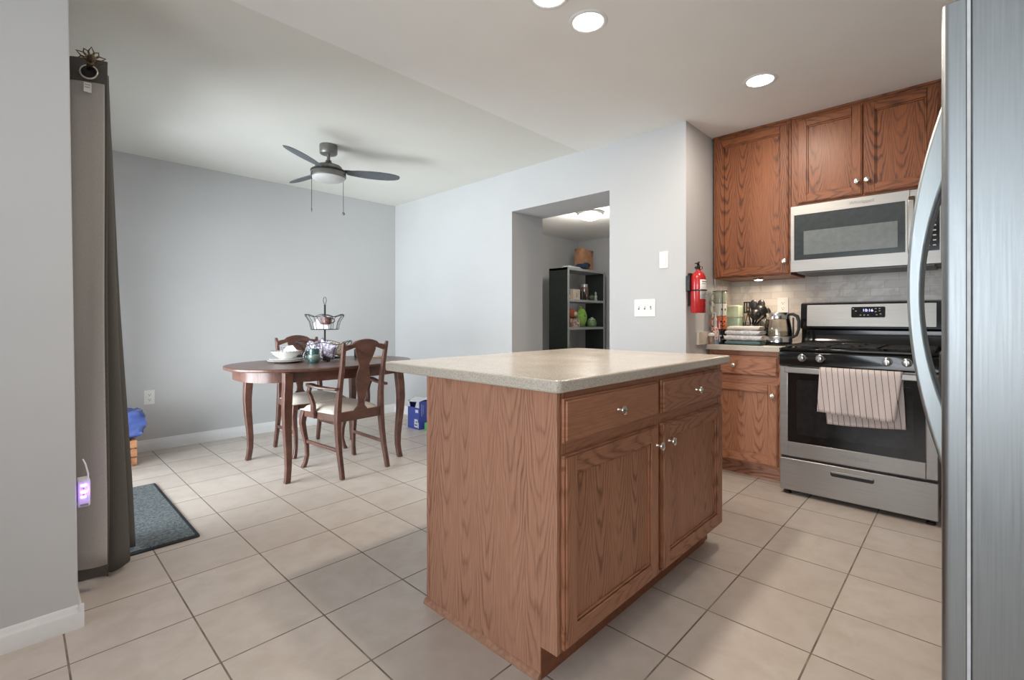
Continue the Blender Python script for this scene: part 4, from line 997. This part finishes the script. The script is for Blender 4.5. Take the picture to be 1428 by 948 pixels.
def smug(lab, z, h, mat):
    t = thing('stacking_mug', lab, 'mug', (MX, MY, z), 0, 'stacked mugs on the counter')
    r = .044; b = MB(); b.lathe([(r*.86,0),(r,.004),(r,h-.003),(r-.001,h),(r-.004,h),(r-.004,.01),(0,.008)], n=32); b.build('body', mat, t)
    b = MB(); P = [(r*.96,h*.80),(r+.014,h*.86),(r+.026,h*.70),(r+.027,h*.40),(r+.015,h*.22),(r*.96,h*.26)]
    b.tube([(a*math.cos(HA), a*math.sin(HA), z_) for a, z_ in P], .005, 8); b.build('handle', mat, t); return t
m1 = smug('black glazed mug at the bottom of the mug stack, left of the towels', ZK+.006, .098, BKG); face(m1, [(-.012,.055,.005,.006),(.010,.055,.005,.006),(.022,.030,.006,.003),(0,.030,.008,.003)], .044, plain('face_white', (.6,.6,.58), .5))
m2 = smug('orange glazed mug with a dark carved grin, second from bottom of the mug stack', ZK+.105, .095, ORG); face(m2, [(-.010,.058,.006,.006),(.014,.058,.006,.006),(.002,.044,.003,.004),(-.008,.028,.006,.003),(.004,.025,.008,.004),(.016,.029,.006,.003)], .044, BKG)
m3 = smug('pale grey mug with two dark oval eyes, above the orange mug in the stack', ZK+.201, .092, GHO); face(m3, [(-.004,.050,.0055,.009),(.022,.050,.005,.009)], .044, BKG)
m4 = smug('grey green mug at the top of the mug stack, left of the towels', ZK+.294, .086, GGR)
rk = MB()
for k in range(3):
    a = HA + PI/3 + k*2*PI/3+.3; rk.tube([(.050*math.cos(a), .050*math.sin(a), .003), (.050*math.cos(a), .050*math.sin(a), .384)], .0018, 6)
rk.tube([(.050*math.cos(2*PI*k/28), .050*math.sin(2*PI*k/28), .384) for k in range(28)], .0022, 6, closed=True); rk.tube([(.050*math.cos(2*PI*k/28), .050*math.sin(2*PI*k/28), .003) for k in range(28)], .003, 6, closed=True)
rk.lathe([(.05,.0),(.05,.004)], n=24)
o = rk.build('mug_rack', WIRE); o.location = (MX, MY, ZK); tag(o, 'thin black wire rack holding the stack of mugs', 'rack')
# snow-globe like figurine jar and ketchup-style bottle
jr = thing('lidded_jar', 'small tan jar with a white lid at the left end of the short worktop', 'jar', (3.475, 1.338, ZK))
b = MB(); b.lathe([(.013,0),(.015,.004),(.017,.030),(.021,.052),(.020,.056)], n=20); b.build('body', plain('tan_ceramic', (.50,.33,.24), .4, var=.2), jr)
b = MB(); b.lathe([(.022,.055),(.025,.060),(.025,.070),(.018,.080),(.006,.084),(0,.085)], n=20); b.build('lid', POR, jr)
b = MB(); b.lathe([(.0222,.052),(.0225,.059)], n=20); b.build('band', BLK, jr)
bo = thing('squeeze_bottle', 'red and white bottle with a pale spout between the tan jar and the mugs', 'bottle', (3.535, 1.338, ZK)); bo.location = (3.50, 1.318, ZK)
b = MB(); b.lathe([(.020,0),(.022,.003),(.022,.034)], n=20); b.build('base', plain('blue_grey_label', (.25,.32,.40), .4), bo)
b = MB(); b.lathe([(.022,.034),(.023,.050),(.023,.095),(.018,.110),(.011,.122)], n=20); b.build('body', pk_mat('red_white_print', (.60,.08,.06), (.70,.60,.55), 50), bo)
b = MB(); b.lathe([(.011,.120),(.010,.130),(.009,.165),(.011,.170),(.010,.185),(.006,.190),(.005,.225),(0,.227)], n=16); b.build('spout', plain('spout_white', (.66,.62,.60), .4), bo)
# mint bin
bn = thing('countertop_bin', 'mint green plastic bin with a lid behind the stacked mugs', 'bin', (3.80, 1.292, ZK))
MINT = plain('mint_plastic', (.33,.44,.34), .4, var=.02); MINT2 = plain('mint_lid_plastic', (.44,.52,.38), .35, var=.02)
def taper(b, w0, d0, w1, d1, z0, z1):
    b.add([(-d0,-w0,z0),(d0,-w0,z0),(d0,w0,z0),(-d0,w0,z0),(-d1,-w1,z1),(d1,-w1,z1),(d1,w1,z1),(-d1,w1,z1)],[(0,3,2,1),(4,5,6,7),(0,1,5,4),(1,2,6,5),(2,3,7,6),(3,0,4,7)])
b = MB(); taper(b, .052,.060,.060,.072, 0,.205); b.build('body', MINT, bn, bevel=.01)
b = MB(); taper(b, .062,.076,.064,.078, .190,.285); b.build('lid', MINT2, bn, bevel=.010, seg=3)
# folded towels
def ftowel(lab, z, th, mat, x0, x1, y0, y1, seed, rz=0):
    t_ = thing('folded_towel', lab, 'towel', ((x0+x1)/2, (y0+y1)/2, z), rz, 'folded towels on the counter')
    for k in range(1):
        b = MB(); n, m = 16, 12; w_, d_ = (y1-y0)/2, (x1-x0)/2; hh = th; vs = []; fs = []
        S_ = 20
        for i in range(n+1):
            v = -1+2*i/n; yy = v*(w_-.004*k)
            for s_ in range(S_):
                a = 2*PI*s_/S_; c, s = math.cos(a), math.sin(a)
                ex_ = math.copysign(abs(c)**.35, c); ez = math.copysign(abs(s)**.8, s)
                pinch = (1-abs(v)**10*.35)
                nz = .006*noise.noise(Vector((yy*22+seed, ex_*2, k+seed)))
                vs.append((ex_*d_*(1-.01*k)+nz, yy+.003*noise.noise(Vector((ex_*3, seed, a))), hh*(k+.5)+ez*hh*.5*pinch+(nz if k else 0)*.8))
        for i in range(n):
            for s_ in range(S_): fs.append((i*S_+s_, i*S_+(s_+1)%S_, (i+1)*S_+(s_+1)%S_, (i+1)*S_+s_))
        fs.append(tuple(range(S_))); fs.append(tuple(n*S_+k_ for k_ in range(S_)))
        b.add(vs, fs); b.build('fold', mat, t_, smooth=70)
TW1 = plain('teal_terry', (.10,.16,.16), .95, var=.1, scale=300, bmp=.5); TW2 = plain('white_terry', (.62,.60,.59), .95, var=.12, scale=80, bmp=.5); TW3 = plain('cream_terry', (.66,.60,.54), .95, var=.06, scale=300, bmp=.5)
ftowel('dark teal folded towel, undermost of the towel stack', ZK, .030, TW1, 3.475, 3.62, 1.015, 1.245, 1)
ftowel('white patterned folded towel lying on the teal towel', ZK+.030, .040, TW2, 3.478, 3.62, 1.010, 1.252, 2, .02)
ftowel('white folded towel second from the top of the towel stack', ZK+.068, .036, TW2, 3.480, 3.62, 1.018, 1.246, 3, -.02)
ftowel('cream folded towel on top of the towel stack', ZK+.102, .030, TW3, 3.484, 3.62, 1.025, 1.232, 4, .03)
# utensil caddy and black utensils
ud = thing('utensil_caddy', 'wire and steel utensil caddy behind the folded towels', 'utensil holder', (3.80, 1.165, ZK))
b = MB(); b.lathe([(.048,0),(.052,.003),(.052,.140),(.049,.140),(.047,.006),(0,.005)], n=24); b.build('cup', ST, ud)
b = MB()
for z in (.10, .118, .136, .154): b.tube([(.060*math.cos(2*PI*k/24), .060*math.sin(2*PI*k/24), z) for k in range(24)], .0018, 6, closed=True)
for k in range(12): a = 2*PI*k/12; b.tube([(.060*math.cos(a), .060*math.sin(a), 0), (.060*math.cos(a), .060*math.sin(a), .154)], .0016, 6)
b.build('wire_sleeve', WIRE, ud)
def utensil(name, lab, tip, kind, twist=0):
    t_ = thing(name, lab, 'utensil', (3.80, 1.165, ZK+.01), 0, 'black utensils in the caddy')
    x, y, z = tip; b = MB(); b.tube([(-x*.35, -y*.30, .0), (x*.3, y*.35, .14), (x, y, z)], .0055, 8); b.build('shaft', BLK, t_)
    b = MB()
    if kind == 'ladle': b.lathe([(.004,-.030),(.024,-.024),(.038,-.006),(.041,.010),(.038,.010),(.034,-.004),(.0,-.022)], (x-.01, y, z), 20, axis='X')
    elif kind == 'spoon': b.ball((x, y, z+.012), .034, 16, (.25,.8,1.15))
    elif kind == 'turner':
        for k in range(4): b.box(x-.002, x+.002, y-.032+k*.017, y-.022+k*.017, z-.010, z+.060)
        b.box(x-.002, x+.002, y-.032, y+.029, z-.020, z-.008); b.box(x-.002, x+.002, y-.032, y+.029, z+.056, z+.066)
    else: 
        for k in range(5): a = k*PI/5; b.tube([(x+.0*math.cos(a), y, z-.02), (x+.024*math.cos(a), y+.024*math.sin(a), z+.02), (x+.018*math.cos(a), y+.018*math.sin(a), z+.05), (x, y, z+.062), (x-.018*math.cos(a), y-.018*math.sin(a), z+.05), (x-.024*math.cos(a), y-.024*math.sin(a), z+.02), (x,y,z-.02)], .0016, 5)
    b.build('head', BLK, t_, bevel=0)
    return t_
utensil('ladle', 'black ladle leaning right in the utensil caddy, nearest the kettle', (-.04, -.075, .235), 'ladle')
utensil('serving_spoon', 'black rounded spoon in the middle of the utensil caddy', (-.045, -.025, .262), 'spoon')
utensil('slotted_turner', 'black slotted turner standing tallest at the left of the caddy', (-.01, .025, .235), 'turner')
utensil('slotted_spoon', 'black broad spoon leaning low to the right in the caddy', (-.01, -.105, .205), 'spoon')
utensil('serving_spoon', 'black spoon at the back of the utensil caddy', (.03, -.055, .265), 'spoon')
utensil('ladle', 'black ladle at the front of the caddy, below the spoon heads', (-.065, -.045, .205), 'ladle')
# leaning wooden board with a dark rim, between bin and caddy
lb_ = thing('cutting_board', 'small pale wooden board with a dark rim leaning between bin and utensils', 'cutting board', (3.885, 1.262, ZK))
b = MB(); b.prism(rrect(-.034,.034,0,.27,.02), lambda a, z, t: (t+z*.12-.01, a-z*.22+.05, z), 0, .008); b.build('board', plain('pale_wood', (.52,.34,.20), .5, var=.1), lb_)
b = MB(); P = rrect(-.036,.036,0,.272,.02); b.tube([(.004+z*.12-.01, a-z*.22+.05, z) for a, z in P], .0035, 6, closed=True); b.build('rim', BLK, lb_)
# kettle
kt = thing('electric_kettle', 'glass electric kettle with steel lid and black handle, left of the range', 'kettle', (3.68, .960, ZK))
KG = glass('kettle_glass', (.80,.78,.74), .10, .05)
b = MB(); b.lathe([(.088,0),(.090,.003),(.090,.014),(.082,.018)], n=36); b.build('power_base', BLK, kt)
b = MB(); b.lathe([(.084,.018),(.089,.021),(.089,.060),(.087,.063)], n=36); b.build('steel_base', CHROME, kt)
b = MB(); b.lathe([(.087,.062),(.088,.080),(.084,.125),(.077,.165),(.074,.182)], n=36)
b.build('glass_body', KG, kt)
b = MB(); b.lathe([(.084,.064),(.085,.080),(.0835,.098),(0,.099)], n=36); b.build('water', glass('water_tint', (.82,.84,.80), .08), kt)
b = MB(); b.lathe([(.075,.180),(.076,.184),(.074,.218),(.068,.226),(.03,.230),(0,.231)], n=36); b.build('lid', CHROME, kt)
b = MB(); b.add([(-.02,.070,.140),(.02,.070,.140),(.026,.072,.184),(-.026,.072,.184),(0,.085,.150),(.012,.106,.176),(-.012,.106,.176)], [(0,1,4),(1,2,5,4),(0,4,6,3),(4,5,6),(2,3,6,5),(0,3,2,1)]); b.build('spout', CHROME, kt, bevel=.003)
b = MB(); b.bar([(0,-.066,.212),(0,-.095,.214),(0,-.120,.200),(0,-.130,.165),(0,-.128,.110),(0,-.115,.070),(0,-.092,.055),(0,-.080,.058)], [.022,.024,.026,.026,.024,.022,.020,.018], [.016,.020,.020,.018,.016,.016,.016,.014], side=(1,0,0)); b.build('handle', BLK, kt, bevel=.005, seg=3)
b = MB(); b.box(-.006,.006,-.100,-.092,.060,.190); b.build('gauge_strip', BLK, kt)
cbl = MB(); cbl.tube([(3.66,1.05,ZK+.006),(3.63,1.075,ZK+.03),(3.66,1.05,ZK+.09),(3.72,1.055,ZK+.05),(3.80,1.06,ZK+.006)], .004, 8); o = cbl.build('power_cord', BLK); tag(o, 'black cord looped between the towel stack and the kettle', 'cord')

# ================================================================ PANTRY SHELF AND ITS CONTENTS
SX0, SX1, SY0, SY1, SH = 5.53, 6.50, 4.185, 4.53, 1.855
DK = plain('black_green_laminate', (.020,.028,.026), .45, var=.1); GE = plain('lit_shelf_grey', (.36,.38,.37), .5, var=.03)  # black shelf; light on boards and edges put into this grey
sh = thing('bookcase', 'tall dark open-backed bookcase seen through the wall opening', 'bookcase', (SX0, SY0, 0))
WX, WY = SX1-SX0, SY1-SY0
for x0 in (0, WX-.035):
    b = MB(); b.box(x0, x0+.035, 0, WY, 0, SH); b.build('side_panel', DK, sh, bevel=.001)
SHZ = [.08, .53, .98, 1.392, SH]
for z in SHZ:
    b = MB(); b.box(.035 if z < SH else 0, WX-.035 if z < SH else WX, .0 if z < SH else -.002, WY, z-.035, z if z < SH else z+.001); b.build('shelf_board', GE, sh, bevel=.001)
b = MB(); b.box(-.002, .037, -.004, 0, 0, SH); b.box(WX-.037, WX+.002, -.004, 0, 0, SH); b.build('lit_front_edge', GE, sh)  # grey strips stand in for front edges catching light
KR = plain('kraft_paper', (.42,.22,.12), .85, var=.12, scale=12, bmp=.4)
b = MB(); vs = []; 
for z, g in ((0,0),(.10,.008),(.20,-.004),(.33,.006)):
    for x, y in ((-.14,-.075),(0,-.085-g),(.14,-.075),(.135+g,0),(.14,.075),(0,.075),(-.14,.075),(-.13-g,0)): vs.append((x+g, y, z + (.02*math.sin(x*30+y*9) if z > .3 else 0)))
b.add(vs, [(j*8+k, j*8+(k+1)%8, (j+1)*8+(k+1)%8, (j+1)*8+k) for j in range(3) for k in range(8)]+[tuple(range(8))])
o = b.build('paper_bag', KR, smooth=20, solid=.002); o.location = (6.18, 4.36, SH+.001); tag(o, 'brown paper bag standing on top of the dark bookcase', 'bag')
b = MB(); b.ball((0,0,.045), .05, 20, (2.9,1.6,.9)); b.ball((.09,-.02,.075), .04, 16, (2,1.2,.9)); nv = b.build('folded_jacket', plain('navy_cloth', (.02,.035,.07), .9, var=.2), None); nv.location = (5.98, 4.25, SH+.001); tag(nv, 'navy folded cloth in front of the paper bag on the bookcase', 'clothing')
b = MB(); b.box(-.19,.19,-.06,.06,0,.012); b.box(-.17,.18,-.055,.055,.012,.026); o = b.build('magazine_stack', plain('pale_paper', (.60,.62,.64), .6), bevel=.002); o.location = (5.74, 4.26, SH+.001); o.rotation_euler = (0,0,.06); tag(o, 'flat pale magazines at the left on top of the bookcase', 'magazines')
Z1_ = 1.393; Z2_ = .981
def small(name, lab, cat, b, mat, loc, rz=0, **k):
    o = b.build(name, mat, **k); o.location = loc; o.rotation_euler = (0,0,rz); return tag(o, lab, cat)
b = MB(); b.box(-.03,.03,-.02,.02,0,.17); small('small_carton', 'narrow white carton at the left on the upper shelf', 'box', b, pk_mat('white_black_print', (.70,.66,.60), (.08,.08,.08), 30), (5.63, 4.26, Z1_), bevel=.001)
b = MB(); b.box(-.085,.085,-.03,.03,0,.155); bx1 = small('tea_carton', 'cream carton with a small dark mark on the upper shelf', 'box', b, plain('cream_card', (.66,.55,.45), .6), (5.80, 4.25, Z1_), bevel=.001)
b = MB(); b.prism([(-.012,.05),(0,.035),(.012,.05),(.004,.055),(.004,.10),(-.004,.10),(-.004,.055)], XZY, -.031, -.030); b.build('dark_mark', BLK, bx1)
b = MB(); b.lathe([(.035,0),(.036,.10),(.03,.115),(.03,.13)], n=20); small('dark_jar', 'short black jar right of the cream carton on the upper shelf', 'jar', b, BLK, (5.97, 4.24, Z1_))
b = MB(); b.lathe([(.030,0),(.031,.07),(.025,.08),(.025,.09)], n=20); small('dark_jar', 'small dark jar in front of the tall capped jar', 'jar', b, plain('dark_brown_glass', (.05,.025,.02), .2), (6.05, 4.215, Z1_))
tj = thing('capped_jar', 'tall brown jar with a silver cap on the upper shelf', 'jar', (6.14, 4.32, Z1_)); b = MB(); b.lathe([(.06,0),(.063,.01),(.063,.19),(.05,.21)], n=24); b.build('body', plain('brown_glass', (.16,.10,.08), .15, coat=.4), tj); b = MB(); b.lathe([(.055,.205),(.056,.25),(0,.252)], n=24); b.build('cap', NICKEL, tj)
b = MB(); b.ball((0,0,.045), .045, 16, (1.2,1,1)); small('green_ornament', 'rounded green ornament right of the capped jar', 'ornament', b, plain('moss_green', (.09,.13,.06), .5, var=.3), (6.25, 4.26, Z1_))
b = MB(); b.lathe([(.03,0),(.02,.03),(.025,.07),(.012,.10),(.018,.125),(0,.145)], n=16); small('figurine', 'small pale figurine at the right end of the upper shelf', 'figurine', b, plain('pale_green_ceramic', (.45,.50,.42), .4, var=.2), (6.36, 4.26, Z1_))
pl_ = thing('plush_toy', 'dark brown furry plush toy at the back left of the middle shelf', 'plush toy', (5.72, 4.42, Z2_), 0, 'plush toys on the shelf'); FUR = plain('dark_fur', (.03,.02,.018), .95, var=.4, scale=80, bmp=1)
b = MB(); b.ball((0,0,.12), .13, 20, (1,.58,.92)); b.build('body', FUR, pl_); b = MB(); b.ball((0,0,.27), .095, 20, (1.1,.75,.85)); b.build('head', FUR, pl_)
for s in (-1,1): b = MB(); b.ball((s*.08,-.0,.325), .032); b.build('ear', FUR, pl_)
p2 = thing('plush_toy', 'rust orange plush toy with a pale muzzle on the middle shelf', 'plush toy', (5.72, 4.268, Z2_), 0, 'plush toys on the shelf'); RU = plain('rust_fur', (.32,.09,.045), .95, var=.2, scale=80, bmp=1)
b = MB(); b.ball((0,0,.08), .08, 20, (1.2,.5,1)); b.build('body', RU, p2); b = MB(); b.ball((.01,-.01,.20), .078, 20, (1.1,.8,.95)); b.build('head', RU, p2)
b = MB(); b.ball((.03,-.065,.195), .036, 14, (1.2,.6,1)); b.build('muzzle', plain('pale_fur', (.66,.48,.40), .9), p2)
b = MB(); b.box(-.10,.10,-.014,.014,0,.125); small('photo_carton', 'cream printed carton in front of the rust plush toy', 'box', b, pk_mat('cream_print', (.72,.60,.52), (.30,.18,.14), 25), (5.735, 4.200, Z2_), bevel=.001)
p3 = thing('plush_toy', 'lime green egg-shaped plush toy with dark eyes on the middle shelf', 'plush toy', (6.0, 4.28, Z2_), 0, 'plush toys on the shelf'); LG = plain('lime_fur', (.24,.44,.08), .9, var=.12, scale=60, bmp=.6)
b = MB(); b.ball((0,0,.145), .145, 24, (.72,.55,1)); b.build('body', LG, p3)
b = MB(); b.ball((-.012,-.074,.17), .011); b.ball((.055,-.058,.17), .011); b.build('eyes', BLK, p3)
b = MB(); b.ball((-.02,0,.295), .020, 12, (1.6,.8,.8)); b.build('tuft', plain('yellow_green_fur', (.45,.50,.08), .9), p3)
gj = thing('sugar_jar', 'small pale green jar at the right of the middle shelf', 'jar', (6.27, 4.27, Z2_)); b = MB(); b.lathe([(.05,0),(.07,.02),(.075,.06),(.065,.10),(.05,.115)], n=24); b.build('body', plain('green_ceramic', (.16,.26,.12), .3, var=.25), gj); b = MB(); b.lathe([(.055,.113),(.05,.125),(.02,.135),(.018,.15),(0,.152)], n=24); b.build('lid', plain('pale_lid', (.45,.52,.40), .3), gj)
